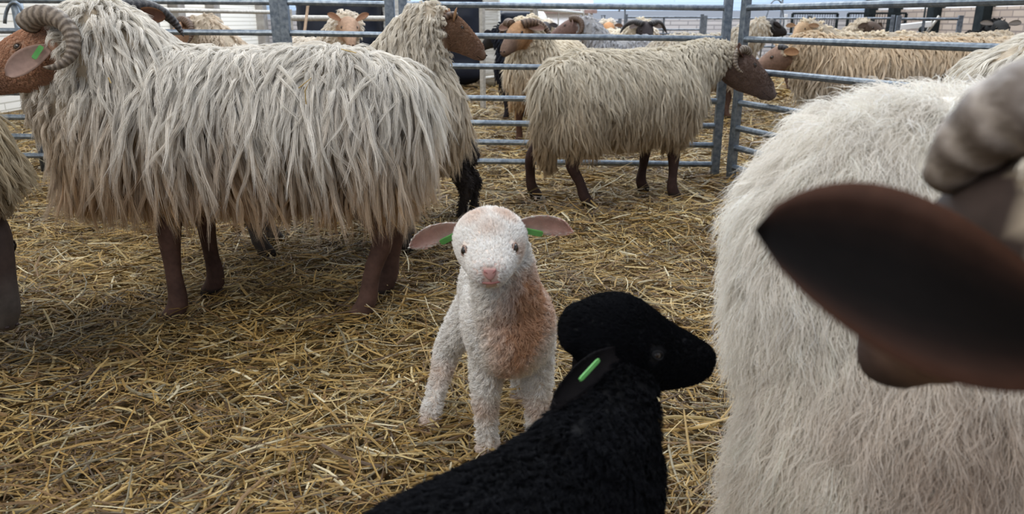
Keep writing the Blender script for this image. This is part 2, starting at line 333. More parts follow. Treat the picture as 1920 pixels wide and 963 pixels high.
# wrapped bales and bundles ------------------------------------------------
def bale(name, label, c, size, mat, seed, ribs=0.0, group=None):
    nu, nv = 40, 26; v = []; r = np.random.RandomState(seed)
    for j in range(nv+1):
        t = j/nv; z = size[2]*t
        sq = min(1, (min(t, 1-t)*9+0.02))**0.4
        for i in range(nu):
            a = 2*PI*i/nu; ca, sa = math.cos(a), math.sin(a); e = 0.35
            x = math.copysign(abs(ca)**e, ca)*size[0]/2*sq; y = math.copysign(abs(sa)**e, sa)*size[1]/2*sq
            k = 1 + ribs*math.sin(z*38+seed+2*math.sin(a*3)) + 0.012*r.normal()
            v.append((x*k, y*k, z))
    f = [(j*nu+i, j*nu+(i+1) % nu, (j+1)*nu+(i+1) % nu, (j+1)*nu+i) for j in range(nv) for i in range(nu)]
    f += [tuple(range(nu))[::-1], tuple(nv*nu+i for i in range(nu))]
    o = MB().add(v, f).build(name, mat, smooth=True); o.location = c
    return tag(o, label, 'bale', group)
bale('wrapped_bale', 'large black plastic-wrapped bale left of the white ribbed bundle', ((fx(555, 9)+fx(717, 9))/2, 9.4, 0), (fx(717, 9)-fx(555, 9), 0.8, 1.6), M_TARP, 1, 0.004, 'black wrapped bales')
bale('wrapped_bale', 'black plastic-wrapped bale behind the right-facing sheep head', (fx(850, 10), 10.4, 0), (0.80, 0.8, 1.5), M_TARP, 2, 0.006, 'black wrapped bales')
bale('wrapped_bale', 'low black plastic-wrapped bale above the white-horned ewe', (fx(970, 11), 11.3, 0), (0.55, 0.7, 1.06), M_TARP, 3, 0.006, 'black wrapped bales')
bale('ribbed_bundle', 'white ribbed bundle standing right of the large black bale', (fx(739, 9), 9.4, 0), (0.30, 0.5, 1.7), M_WHITEWRAP, 4, 0.05, 'white ribbed bundles')
bale('ribbed_bundle', 'white ribbed bundle directly left above the horned ewe', (fx(920, 10), 10.3, 0), (0.24, 0.5, 1.7), M_WHITEWRAP, 5, 0.06, 'white ribbed bundles')
bale('ribbed_bundle', 'short white ribbed bundle beside the pale sliding door', (fx(1010, 11.5), 11.9, 0), (0.24, 0.4, 1.02), M_WHITEWRAP, 6, 0.06, 'white ribbed bundles')

# barrow and hanging tools by the right wall --------------------------------
root = empty('white_barrow', (fx(1705, 12.2), 12.2, 0)); tag(root, 'white metal barrow with red marking before the tan brick wall', 'barrow')
MB().bar((-0.22, 0, 0.75), (0.26, 0, 0.80), 0.12, 0.09).bar((-0.15, 0, 0.5), (0.14, 0, 0.62), 0.10, 0.16).build('body', M_WHITE, root, bevel=0.01)
MB().tube([(0.0, 0.05, 0.1), (0.16, 0, 0.55), (0.36, -0.05, 0.92)], 0.022, 8).tube([(0.12, 0.2, 0.1), (0.28, 0.15, 0.55), (0.34, 0.1, 0.85)], 0.018, 8).build('handle', M_STEELW, root)
MB().ball((-0.14, -0.06, 0.60), (0.07, 0.03, 0.05)).build('badge', M_RED, root, smooth=True)
root = empty('pitchfork', (fx(1730, 12.6), 12.6, 1.3)); tag(root, 'black long-tined fork hanging high on the tan brick wall', 'fork')
for k in range(4):
    MB().tube([(-0.12+0.08*k, 0, 0.15), (-0.10+0.08*k, 0.0, -0.02), (-0.05+0.10*k, -0.02, -0.25)], 0.010, 6).build('tine', M_COLUMN, root)
MB().tube([(0.0, 0, 0.13), (0.03, 0, 1.3)], 0.02, 8).bar((-0.14, 0, 0.15), (0.14, 0, 0.15), 0.03, 0.03).build('handle', M_COLUMN, root)
cx = fx(1723, 12.0)
tag(MB().tube([(cx, 12, 0.02), (cx, 12, 1.25)], 0.014, 8).ball((cx, 12, 0.72), 0.05).tube([(cx-0.20, 12, 1.10), (cx-0.12, 12, 1.16), (cx, 12, 1.13), (cx+0.06, 12, 1.08)], 0.016, 8).build('tethering_pole', M_COLUMN, smooth=True), 'thin dark pole with a ball and hooked top beside the barrow', 'pole')

# ------------------------------------------------------------------ straw
def straw_field(name, n, xr, yr, seed, ls, ws, zlay, label, keep=None, pts_in=None, hfun=ground_h):
    r = np.random.RandomState(seed)
    x = r.uniform(*xr, n); y = yr[0] + (yr[1]-yr[0])*r.uniform(0, 1, n)**1.25
    if keep is not None:
        k = keep(x, y); x, y = x[k], y[k]; n = len(x)
    L = np.clip(r.lognormal(math.log(ls), 0.55, n), ls*0.25, ls*3.2); Wd = np.clip(r.lognormal(math.log(ws), 0.35, n), ws*0.4, ws*2.4)
    # loose swirls share a direction
    p2 = np.stack([x, y], 1); base = vnoise(p2, 31, 3.0)*2.6
    th = base + r.normal(0, 0.9, n); pit = r.normal(0.0, 0.16, n)
    z0 = hfun(x, y) + r.uniform(0, 1, n)**1.6*zlay + np.abs(np.sin(pit))*L*0.35
    S = np.array([-0.5, -0.17, 0.17, 0.5]); bend = r.normal(0, 0.07, n)*L; kink = r.normal(0, 0.05, n)*L
    d = np.stack([np.cos(th)*np.cos(pit), np.sin(th)*np.cos(pit), np.sin(pit)], 1)
    side = np.stack([-np.sin(th), np.cos(th), np.zeros(n)], 1); up = np.cross(d, side)
    c = np.stack([x, y, z0], 1)[:, None, :] + d[:, None, :]*(S[None, :, None]*L[:, None, None])
    c += side[:, None, :]*((1-4*S**2)[None, :, None]*bend[:, None, None]) + up[:, None, :]*(((1-4*S**2)*0.6)[None, :, None]*kink[:, None, None])
    roll = r.uniform(-1.0, 1.0, n); sw = side*np.cos(roll)[:, None] + up*np.sin(roll)[:, None]; uw = np.cross(d, sw)
    w = Wd[:, None, None]*np.array([0.8, 1, 1, 0.7])[None, :, None]
    a = c - sw[:, None, :]*w*0.5; b = c + uw[:, None, :]*w*0.28; e = c + sw[:, None, :]*w*0.5
    V = np.stack([a, b, e], 2).reshape(-1, 3)          # n,4,3 -> rows
    i = (np.arange(n)*12)[:, None]; q = []
    for s in range(3):
        for k in range(2):
            q.append(np.concatenate([i+s*3+k, i+s*3+k+1, i+(s+1)*3+k+1, i+(s+1)*3+k], 1))
    Q = np.stack(q, 1).reshape(-1, 4)
    me = mesh_np(name, V, Q, smooth=False)
    pal = np.array([(0.50, 0.33, 0.11), (0.40, 0.245, 0.07), (0.60, 0.45, 0.20), (0.22, 0.125, 0.045), (0.30, 0.25, 0.15), (0.72, 0.62, 0.40), (0.11, 0.065, 0.03)])
    damp = np.clip(0.5+0.9*vnoise(p2, 77, 1.6), 0, 1)       # soiled, darker patches of bedding
    pr = np.array([0.30, 0.22, 0.17, 0.10, 0.09, 0.07, 0.05]); pd = np.array([0.14, 0.20, 0.08, 0.24, 0.16, 0.04, 0.14])
    u = r.uniform(0, 1, n); cp = np.cumsum(pr)[None, :]*(1-damp[:, None]) + np.cumsum(pd)[None, :]*damp[:, None]
    idx = np.minimum((u[:, None] > cp).sum(1), 6)
    col = pal[idx]*r.uniform(0.55, 1.02, n)[:, None]
    set_col(me, np.repeat(col, 12, 0)); me.materials.append(M_STRAW)
    return tag(link(name, me), label, 'straw', None, 'stuff')
inview = lambda x, y: (np.abs(x) < 0.74*y+0.25) & (x > XL+.35) & (x < XR-.35)
straw_field('straw_bedding', 100000, (-2.7, 2.7), (0.50, 3.4), 3, 0.072, 0.0037, 0.035, 'golden loose straw bedding covering the near floor', inview)
straw_field('straw_bedding', 70000, (-5.2, 5.2), (3.0, 8.5), 4, 0.085, 0.0060, 0.035, 'loose straw bedding under and beyond the fence', inview)
straw_field('straw_bedding', 16000, (-5.0, 7.5), (8.0, 15.5), 6, 0.14, 0.012, 0.04, 'straw bedding on the far pen floors', inview)

# ------------------------------------------------------------------ animals: lofted parts fused to one skin
def cr(keys, n):
    """Catmull-Rom through key rows"""
    K = np.asarray(keys, float); m = len(K)
    d = np.r_[0, np.cumsum(np.linalg.norm(np.diff(K[:, :3], axis=0), axis=1)+1e-6)]; t = np.linspace(0, d[-1], n); out = []
    for x in t:
        i = min(max(np.searchsorted(d, x, 'right')-1, 0), m-2); u = (x-d[i])/(d[i+1]-d[i])
        p0 = K[max(i-1, 0)]; p1 = K[i]; p2 = K[i+1]; p3 = K[min(i+2, m-1)]
        h = d[i+1]-d[i]; t1 = (p2-p0)/max(d[i+1]-d[max(i-1, 0)], 1e-6)*h; t2 = (p3-p1)/max(d[min(i+2, m-1)]-d[i], 1e-6)*h
        out.append((2*u**3-3*u**2+1)*p1+(u**3-2*u**2+u)*t1+(-2*u**3+3*u**2)*p2+(u**3-u**2)*t2)
    return np.array(out)
def loft(keys, n=26, ring=26, up=(0, 0, 1), frame=None):
    """rows: x y z  half-width  half-height-up  half-height-down"""
    S = cr(keys, n); S[:, 3:] = np.maximum(S[:, 3:], 0.002)
    C = S[:, :3]; T = np.gradient(C, axis=0); T /= np.linalg.norm(T, axis=1)[:, None]
    if frame is not None: T[:] = frame[0]; up = frame[1]
    up = np.asarray(up, float); vs = []; V = []
    # rounded ends
    rows = []
    for e, (i, sg) in enumerate(((0, -1), (n-1, 1))):
        r = min(S[i, 3], (S[i, 4]+S[i, 5])/2)
        for a in (0.95, 0.75, 0.45):
            row = S[i].copy(); row[:3] = C[i]+sg*T[i]*r*0.75*math.sin(a*PI/2); row[3:] = S[i, 3:]*math.cos(a*PI/2); rows.append((e, row, T[i]))
    seq = [(r_, t_) for e, r_, t_ in rows if e == 0] + [(S[i], T[i]) for i in range(n)] + [(r_, t_) for e, r_, t_ in rows[::-1] if e == 1]
    th = np.arange(ring)*2*PI/ring; cs, sn = np.cos(th), np.sin(th)
    for r_, t_ in seq:
        side = np.cross(up, t_); nn = np.linalg.norm(side)
        side = side/nn if nn > 0.08 else np.array([0, 1.0, 0]); u = np.cross(t_, side)
        hu = np.where(sn > 0, r_[4], r_[5])
        V.append(r_[:3] + side*(cs*r_[3])[:, None] + u*(sn*hu)[:, None])
    m = len(V); V = np.concatenate(V)
    F = [(i*ring+k, i*ring+(k+1) % ring, (i+1)*ring+(k+1) % ring, (i+1)*ring+k) for i in range(m-1) for k in range(ring)]
    F += [tuple(range(ring))[::-1], tuple((m-1)*ring+k for k in range(ring))]
    return [tuple(x) for x in V], F, S
def hframe(yaw, pitch, roll=0):
    f = np.array([math.cos(yaw)*math.cos(pitch), math.sin(yaw)*math.cos(pitch), math.sin(pitch)])
    l = np.array([-math.sin(yaw), math.cos(yaw), 0.0]); u = np.cross(f, l)
    c, s = math.cos(roll), math.sin(roll); l2 = l*c+u*s; u2 = np.cross(f, l2)
    return f, l2, u2
HEAD_ADULT = [(-.11, .036, .040, .050, .0), (-.07, .058, .058, .072, .0), (-.02, .064, .062, .082, .0), (.03, .052, .056, .080, -.002), (.075, .041, .047, .066, -.006),
              (.115, .035, .040, .053, -.012), (.15, .032, .030, .043, -.018), (.172, .024, .017, .030, -.024)]
HEAD_LAMB = [(-.062, .038, .030, .034, .002), (-.042, .053, .043, .050, .001), (-.014, .0600, .047, .060, .0), (.014, .0555, .043, .062, -.001), (.036, .0470, .036, .056, -.004),
             (.056, .0400, .029, .048, -.007), (.076, .0350, .024, .040, -.010), (.094, .0300, .018, .031, -.013)]
class Head:
    def __init__(s, pos, yaw=0.0, pitch=-0.5, roll=0.0, scale=1.0, kind='adult', st=None):
        s.pos = np.array(pos, float); s.f, s.l, s.u = hframe(yaw, pitch, roll); s.k = scale; s.kind = kind
        s.st = st or (HEAD_ADULT if kind == 'adult' else HEAD_LAMB)
    def at(s, a, b, c): return s.pos + (s.f*a + s.l*b + s.u*c)*s.k          # forward, left, up
    def keys(s): return [(*s.at(a, 0, o), w*s.k, u*s.k, d*s.k) for a, w, u, d, o in s.st]
    def inv(s, p):
        d = (np.asarray(p)-s.pos)/s.k; return np.stack([d@s.f, d@s.l, d@s.u], -1)
    def mat(s, a, b, c):
        M = Matrix.Identity(4); p = s.at(a, b, c)
        for i in range(3): M[i][0] = s.f[i]; M[i][1] = s.l[i]; M[i][2] = s.u[i]; M[i][3] = p[i]
        return M

def fuse(name, parts, voxel, smooth=6):
    mb = MB()
    for v, f, S in parts: mb.add(v, f)
    me = bpy.data.meshes.new(name+'_raw'); me.from_pydata(mb.v, [], mb.f); ob = link('raw', me)
    m = ob.modifiers.new('r', 'REMESH'); m.mode = 'VOXEL'; m.voxel_size = voxel; m.adaptivity = 0
    if smooth:
        s = ob.modifiers.new('s', 'SMOOTH'); s.iterations = smooth; s.factor = 0.5
    dg = bpy.context.evaluated_depsgraph_get(); ev = ob.evaluated_get(dg)
    out = bpy.data.meshes.new_from_object(ev, depsgraph=dg); out.name = name
    bpy.data.objects.remove(ob); bpy.data.meshes.remove(me)
    out.polygons.foreach_set('use_smooth', np.ones(len(out.polygons), dtype=bool))
    return out
def verts(me):
    a = np.empty(len(me.vertices)*3, dtype=np.float32); me.vertices.foreach_get('co', a); return a.reshape(-1, 3).astype(float)
def vnorm(me):
    a = np.empty(len(me.vertices)*3, dtype=np.float32); me.vertices.foreach_get('normal', a); return a.reshape(-1, 3).astype(float)
def part_index(v, parts):
    """which lofted part each vertex belongs to, and distance score"""
    best = np.full(len(v), 1e9); idx = np.zeros(len(v), int)
    for k, (_, _, S) in enumerate(parts):
        for row in S:
            r = max(row[3], 0.5*(row[4]+row[5])); d = np.linalg.norm(v-row[:3], axis=1)-r
            m = d < best; best[m] = d[m]; idx[m] = k
    return idx
def norm(a): return a/np.maximum(np.linalg.norm(a, axis=-1, keepdims=True), 1e-9)

def sample_surface(me, w, n, rs):
    v = verts(me); nr = vnorm(me); me.calc_loop_triangles(); t = np.empty(len(me.loop_triangles)*3, dtype=np.int32)
    me.loop_triangles.foreach_get('vertices', t); t = t.reshape(-1, 3)
    A, B, C = v[t[:, 0]], v[t[:, 1]], v[t[:, 2]]; ar = 0.5*np.linalg.norm(np.cross(B-A, C-A), axis=1)*w[t].mean(1)
    k = rs.choice(len(t), n, p=ar/ar.sum()); a, b = rs.uniform(size=n), rs.uniform(size=n); fl = a+b > 1; a[fl], b[fl] = 1-a[fl], 1-b[fl]; c = 1-a-b
    tt = t[k]; mixv = lambda X: X[tt[:, 0]]*a[:, None]+X[tt[:, 1]]*b[:, None]+X[tt[:, 2]]*c[:, None]
    return mixv(v), norm(mixv(nr)), ar.sum()

def hair(name, parent, P3, rad, col, mat):
    """P3 (N,K,3), rad (N,K), col (N,3)"""
    N, K = P3.shape[:2]
    hc = bpy.data.hair_curves.new(name); hc.add_curves([K]*N)
    hc.attributes['position'].data.foreach_set('vector', P3.astype(np.float32).ravel())
    ra = hc.attributes.get('radius') or hc.attributes.new('radius', 'FLOAT', 'POINT')
    ra.data.foreach_set('value', rad.astype(np.float32).ravel())
    ca = hc.attributes.new('Col', 'FLOAT_COLOR', 'CURVE'); c = np.ones((N, 4), dtype=np.float32); c[:, :3] = np.clip(col, 0, 1); ca.data.foreach_set('color', c.ravel())
    hc.materials.append(mat); hc.update_tag()
    return link(name, hc, parent)

def fleece(name, parent, me, w, locks, length, colour, K=14, seg=9, lock_r=0.012, sr=0.0008, lift=0.45, curl=0.008, waves=2.0, grav=1.0, seed=1,
           clump=0.9, drift=(0, 0, 0), mat=None, hug=0.012, frizz=0.15, sidepart=0.35, extra_dir=None, lenvar=0.3):
    rs = np.random.RandomState(seed); mat = mat or M_HAIR
    p, n, area_ = sample_surface(me, w, locks, rs); N = locks
    Ln = length(p, n)*rs.uniform(1-lenvar, 1+lenvar, N)
    bvh = BVHTree.FromPolygons([tuple(x) for x in verts(me)], [tuple(q.vertices) for q in me.polygons])
    g = np.tile(np.array([0, 0, -1.0]), (N, 1))*grav + np.array(drift) + rs.normal(0, 0.18, (N, 3)); g[:, 1] += np.sign(p[:, 1])*sidepart*np.clip(n[:, 2], 0, 1)
    fl = np.stack([vnoise(p, seed+40, 7.0), vnoise(p, seed+41, 7.0), 0*p[:, 0]], 1)*0.45; g = g+fl
    if extra_dir is not None: g = g+extra_dir(p, n)
    t = norm(g - (g*n).sum(1)[:, None]*n*0.95)
    d = norm(n*lift+t); cur = p.copy(); pts = [cur.copy()]; hh = rs.uniform(0.35, 1.0, N)*hug; gd = norm(g)
    for k in range(1, seg):
        s = k/(seg-1); d = norm(d + gd*0.35*grav + t*0.10); cur = cur + d*(Ln/(seg-1))[:, None]
        for i in range(N):
            loc, nr, _, _ = bvh.find_nearest(cur[i])
            nv = np.array(nr); dist = (cur[i]-np.array(loc))@nv; need = hh[i]*min(1, s*2.5)
            if dist < need:
                cur[i] = cur[i] + nv*(need-dist); 
        d = norm(0.5*d + 0.5*norm(cur-pts[-1])); pts.append(cur.copy())
    G = np.stack(pts, 1)                                     # N,seg,3
    T = norm(np.gradient(G, axis=1)); B = norm(np.cross(T, n[:, None, :])); U = np.cross(B, T)
    s = np.linspace(0, 1, seg)[None, :, None]; ph = rs.uniform(0, 6.28, N)[:, None, None]; wv = rs.uniform(0.6, 1.4, N)[:, None, None]*waves
    am = (rs.uniform(0.4, 1.3, N)*curl*np.clip(Ln/np.percentile(Ln, 75), .15, 1.1))[:, None, None]
    G = G + B*(np.sin(ph+s*6.28*wv)-np.sin(ph))*am*np.sqrt(s) + U*np.abs(np.cos(ph+s*6.28*wv))*am*0.5*s
    # children
    a = rs.uniform(0, 6.28, (N, K)); rr = np.sqrt(rs.uniform(0, 1, (N, K)))*lock_r
    ca, sa = (np.cos(a)*rr)[:, :, None, None], (np.sin(a)*rr)[:, :, None, None]
    sh = (1-clump*np.clip(s*1.15, 0, 1)**0.8)[:, None]      # 1,1,seg,1
    lk = rs.uniform(0.65, 1.0, (N, K))
    # resample guide at s*lk
    q = (np.linspace(0, 1, seg)[None, None, :]*lk[:, :, None])*(seg-1); i0 = np.clip(q.astype(int), 0, seg-2); fr = (q-i0)[..., None]
    idx = np.arange(N)[:, None, None]
    gp = G[idx, i0]*(1-fr)+G[idx, i0+1]*fr
    Bk = B[:, None]; t1 = B[:, :1][:, None]; t0 = np.cross(n, B[:, 0])[:, None, None, :]
    off = (t1*ca + t0*sa)*sh*np.maximum(1-s, 0.0)[:, None]**0.0
    # root offset lies in the surface; along the strand keep it perpendicular
    offp = (Bk*ca + U[:, None]*np.abs(sa)*0.8)*sh
    mixs = np.clip(s*2.0, 0, 1)[:, None]; off = off*(1-mixs)+offp*mixs
    fz = rs.normal(0, 1, (N, K, seg, 3)).cumsum(2)*0.35; fz -= fz[:, :, :1]
    out = gp + off + fz*lock_r*frizz*np.sqrt(s)[:, None]
    out = out.reshape(N*K, seg, 3)
    rad = sr*np.interp(np.linspace(0, 1, seg), [0, 0.6, 1], [1, 0.9, 0.15])[None, :]*rs.uniform(0.7, 1.3, (N*K, 1))
    c = colour(p, n)*rs.uniform(0.86, 1.12, N)[:, None]; c = np.repeat(c, K, 0)*rs.uniform(0.9, 1.1, N*K)[:, None]
    return hair(name, parent, out, rad, c, mat)

def horn(parent, hd, side, R=0.06, r0=0.02, turns=0.62, a0=65, start=(-.045, .030, .050), out=0.35, shrink=0.45, mat=None, n=40, name='horn', label=None):
    """ribbed tapered spiral rising from the poll; a0 = starting angle in the forward/up plane"""
    a0 = math.radians(a0); C = np.array([start[0]-R*math.cos(a0), 0, start[2]-R*math.sin(a0)])
    pts = []; t_ = np.linspace(0, 1, n)
    for t in t_:
        a = a0 + 2*PI*turns*t; rr = R*(1-shrink*t*0.5)
        pts.append(hd.at(C[0]+rr*math.cos(a), side*(start[1]+out*R*(t*1.6+0.25*math.sin(PI*t))), C[2]+rr*math.sin(a)))
    rad = [hd.k*r0*(1-t)**0.62*(1+0.035*math.sin(t*95))+0.0012 for t in t_]
    mb = MB().tube(pts, rad, 14); o = mb.build(name, mat or M_HORN, parent, smooth=True)
    me = o.data; at = me.attributes.new('along', 'FLOAT', 'POINT'); L = 2*PI*turns*R*hd.k*2.4
    val = np.repeat(t_*L, 14); at.data.foreach_set('value', val.astype(np.float32))
    if label: o['label'] = label
    return o
def ear(parent, hd, side, L=0.10, Wd=0.05, base=(-.05, .058, .03), dirv=(-.1, 1.0, -.15), face=(0.9, 0.1, 0.35), cup=0.35, outer=(.25, .14, .09), inner=(.30, .18, .15), droop=0.15, name='ear', nu=16, nv=9, th=0.0045, label=None, edge=None, tip=(3.2, .55)):
    """leaf-shaped cupped ear; dirv and face in head axes (forward, outward, up)"""
    ax = lambda v: hd.f*v[0]+hd.l*v[1]*side+hd.u*v[2]
    d = norm(ax(np.array(dirv, float))); fc = ax(np.array(face, float)); fc = norm(fc-(fc@d)*d); wv = np.cross(fc, d)
    o0 = hd.at(base[0], base[1]*side, base[2]); V = []; k = hd.k; colr = []
    for lay in (1, -1):
        for i in range(nu+1):
            u = i/nu; hw = Wd*0.5*k*(0.42+1.9*u-1.15*u*u)*(max(0, 1-u**tip[0]))**tip[1] if u < 1 else 0.0008
            for j in range(nv):
                v = (j/(nv-1)*2-1)
                p = o0 + d*(u*L*k) + wv*(v*hw) - fc*(cup*hw*(1-v*v)) - hd.u*(droop*L*k*u*u) + fc*lay*th*0.5*k*(1-v*v*0.85)*(1-u**4)
                V.append(p)
                if lay == 1: cc = np.array(inner)*(1-abs(v)**4) + np.array(edge if edge is not None else outer)*abs(v)**4
                else: cc = np.array(outer)
                colr.append(cc)
    m = (nu+1)*nv; F = []
    for i in range(nu):
        for j in range(nv-1):
            a = i*nv+j; F.append((a, a+1, a+nv+1, a+nv)); F.append((m+a, m+a+nv, m+a+nv+1, m+a+1))
        for j in (0, nv-1):
            a = i*nv+j; F.append((a, a+nv, m+a+nv, m+a) if j == 0 else (a, m+a, m+a+nv, a+nv))
    for i in (0, nu):
        for j in range(nv-1):
            a = i*nv+j; F.append((a, m+a, m+a+1, a+1))
    mb = MB().add(V, F); o = mb.build(name, M_EAR, parent, smooth=True); set_col(o.data, np.array(colr)[:len(o.data.vertices)])
    if label: o['label'] = label
    return o, (o0, d, wv, fc)
def ear_tag(parent_ear, fr, hd, u=0.35, v=0.0, size=(0.030, 0.011), L=0.1, rot=0.0, off=0.004):
    o0, d, wv, fc = fr; c = o0+d*u*L*hd.k+wv*v+fc*off
    a, b = d*math.cos(rot)+wv*math.sin(rot), -d*math.sin(rot)+wv*math.cos(rot); V = []
    for g in (-1, 1):
        for x, y in ((-1, -.7), (-.8, -1), (.8, -1), (1, -.7), (1, .7), (.8, 1), (-.8, 1), (-1, .7)): V.append(c+a*x*size[0]*.5+b*y*size[1]*.5+fc*g*0.0012)
    F = [tuple(range(8))[::-1], tuple(range(8, 16))] + [(i, (i+1) % 8, 8+(i+1) % 8, 8+i) for i in range(8)]
    return MB().add(V, F).build('ear_tag', M_TAG, parent_ear)
def eye(parent, hd, side, pos=(.012, .0465, .024), r=0.0095, mat=None, lid=(.03, .02, .018), lidmat=None, bvh=None, sink=.45, squash=.72):
    q = r*hd.k; aim = Vector(hd.at(pos[0], pos[1]*side, pos[2]))
    if bvh is not None:
        far_ = aim + Vector(norm(hd.f*.45+hd.l*side))*.05; hit, nr, _, _ = bvh.ray_cast(far_, (aim-far_).normalized())
        if hit is None: hit, nr, _, _ = bvh.find_nearest(aim)
        out = norm(np.array(nr)*.8+hd.l*side*.2+hd.f*.1); p = np.array(hit) - out*q*sink
    else: out = norm(hd.f*0.25+hd.l*side+hd.u*0.1); p = np.array(aim)
    o = MB().ball(p, q, 18, 14).build('eye', mat or M_EYE, parent, smooth=True)
    e1 = norm(hd.f*1.0-hd.u*.25-((hd.f*1.0-hd.u*.25)@out)*out); e2 = np.cross(out, e1)
    ring = [p + out*q*(sink+.12+.10*math.cos(2*a)*-1) + (e1*math.cos(a)*1.10+e2*math.sin(a)*squash)*q for a in np.linspace(0, 2*PI, 25)]
    lm = MB().tube(ring, q*0.19, 8).build('eyelid', lidmat or M_EAR, o, smooth=True); set_col(lm.data, np.tile(np.array(lid), (len(lm.data.vertices), 1)))
    return o

def leg_keys(hip, foot, hind, H, k=1.0, thick=1.0, bend=0.0):
    hx, hy, hz = hip; fx_, fy_, fz_ = foot; T = thick
    mx = lambda a: (hx+(fx_-hx)*a, hy+(fy_-hy)*a)
    if hind:
        a, b, c = mx(0.25), mx(0.6), mx(0.9)
        pts = [(hx+.00*k, hy, hz, .085*T, .09*T, .09*T), (a[0]+.025*k, a[1], hz*0.80, .062*T, .07*T, .07*T), (b[0]-.055*k, b[1], hz*0.52+fz_, .028*T, .036*T, .034*T),
               (c[0]-.030*k, c[1], hz*0.30+fz_, .0225*T, .026*T, .026*T), (fx_-.012*k, fy_, .062*H+fz_, .026*T, .029*T, .030*T), (fx_+.004*k, fy_, .035*H+fz_, .028*T, .030*T, .032*T), (fx_+.016*k, fy_, .006+fz_, .031*T, .036*T, .036*T)]
    else:
        a, b, c = mx(0.3), mx(0.6), mx(0.85)
        pts = [(hx, hy, hz, .06*T, .07*T, .07*T), (a[0], a[1], hz*0.78, .045*T, .050*T, .050*T), (b[0]+.006*k+bend, b[1], hz*0.52+fz_, .031*T, .034*T, .034*T),
               (c[0]+bend*.5, c[1], hz*0.30+fz_, .0225*T, .024*T, .024*T), (fx_-.008*k, fy_, .062*H+fz_, .026*T, .029*T, .030*T), (fx_+.004*k, fy_, .035*H+fz_, .028*T, .030*T, .032*T), (fx_+.016*k, fy_, .006+fz_, .031*T, .036*T, .036*T)]
    return pts

def animal(name, label, cat, loc, heading, torso, neck, hd, legs, colf, woolf, voxel=0.011, smooth=6, group=None, tail=None, extra=()):
    """colf(v, part, hd) -> rgb ; woolf(v, part, hd) -> weight.  part: 0 torso 1 neck 2 head 3.. legs"""
    parts = [loft(torso, 26, 28), loft(neck, 18, 24), loft(hd.keys(), 24, 24, up=hd.u, frame=(hd.f, hd.u))]
    for L_ in legs: parts.append(loft(L_, 24, 14, up=(1, 0, 0)))
    for e in extra: parts.append(loft(e, 14, 14))
    me = fuse(name, parts, voxel, smooth); v = verts(me); idx = part_index(v, parts)
    root = empty(name, loc, heading); tag(root, label, cat, group)
    set_col(me, colf(v, idx, hd)); me.materials.append(M_SKIN); link('body', me, root)
    return root, me, v, idx, woolf(v, idx, hd)

def sheep_parts(Lb=0.62, zt=0.72, zb=0.34, hw=0.185, neck_to=(0.52, 0, 0.72), nr=0.10, rump=-0.36, chest=0.34, ny=0.0, stance=0.10, lx=(-.27, .26), offs=((0, 0),)*4, zlift=0.0, thick=1.0, nfat=1.0, boxy=0.0):
    zc = (zt+zb)/2; h = (zt-zb)/2
    torso = [(rump, 0, zc+.03*(1-boxy), hw*(.62+.22*boxy), h*(.72+.22*boxy), h*(.62+.25*boxy)), (rump*.82, 0, zc+.01, hw*.92, h*(.95+.05*boxy), h*.9), (rump*.35, 0, zc, hw*1.02, h, h*1.02), (0, 0, zc, hw*1.04, h*.97, h*1.06),
             (chest*.5, 0, zc, hw*1.0, h*.98, h*1.02), (chest*.85, 0, zc+.005, hw*.88, h*.98, h*.95), (chest, 0, zc+.02, hw*.66, h*.85, h*.8)]
    if isinstance(neck_to, Head): neck_to = neck_to.at(-.125, 0, -.02)
    nx, nyy, nz = neck_to
    neck = [(chest*.62, 0, zc+.02, hw*.8*nfat, h*.85, h*.8), (chest*.62+(nx-chest*.62)*.5, nyy*.4, zc+.04+(nz-zc)*.42, hw*.62*nfat, h*.62*nfat, h*.66*nfat), (nx, nyy, nz, nr, nr*1.05, nr*1.1)]
    legs = []
    for i, (x, sy, hind) in enumerate(((lx[0], 1, 1), (lx[0], -1, 1), (lx[1], 1, 0), (lx[1], -1, 0))):
        ox, oy = offs[i] if len(offs) == 4 else (0, 0)
        legs.append(leg_keys((x-.01, sy*stance, zb+.09), (x+ox, sy*(stance)+oy, 0.0), hind, 1.0, 1.0, thick))
    return torso, neck, legs

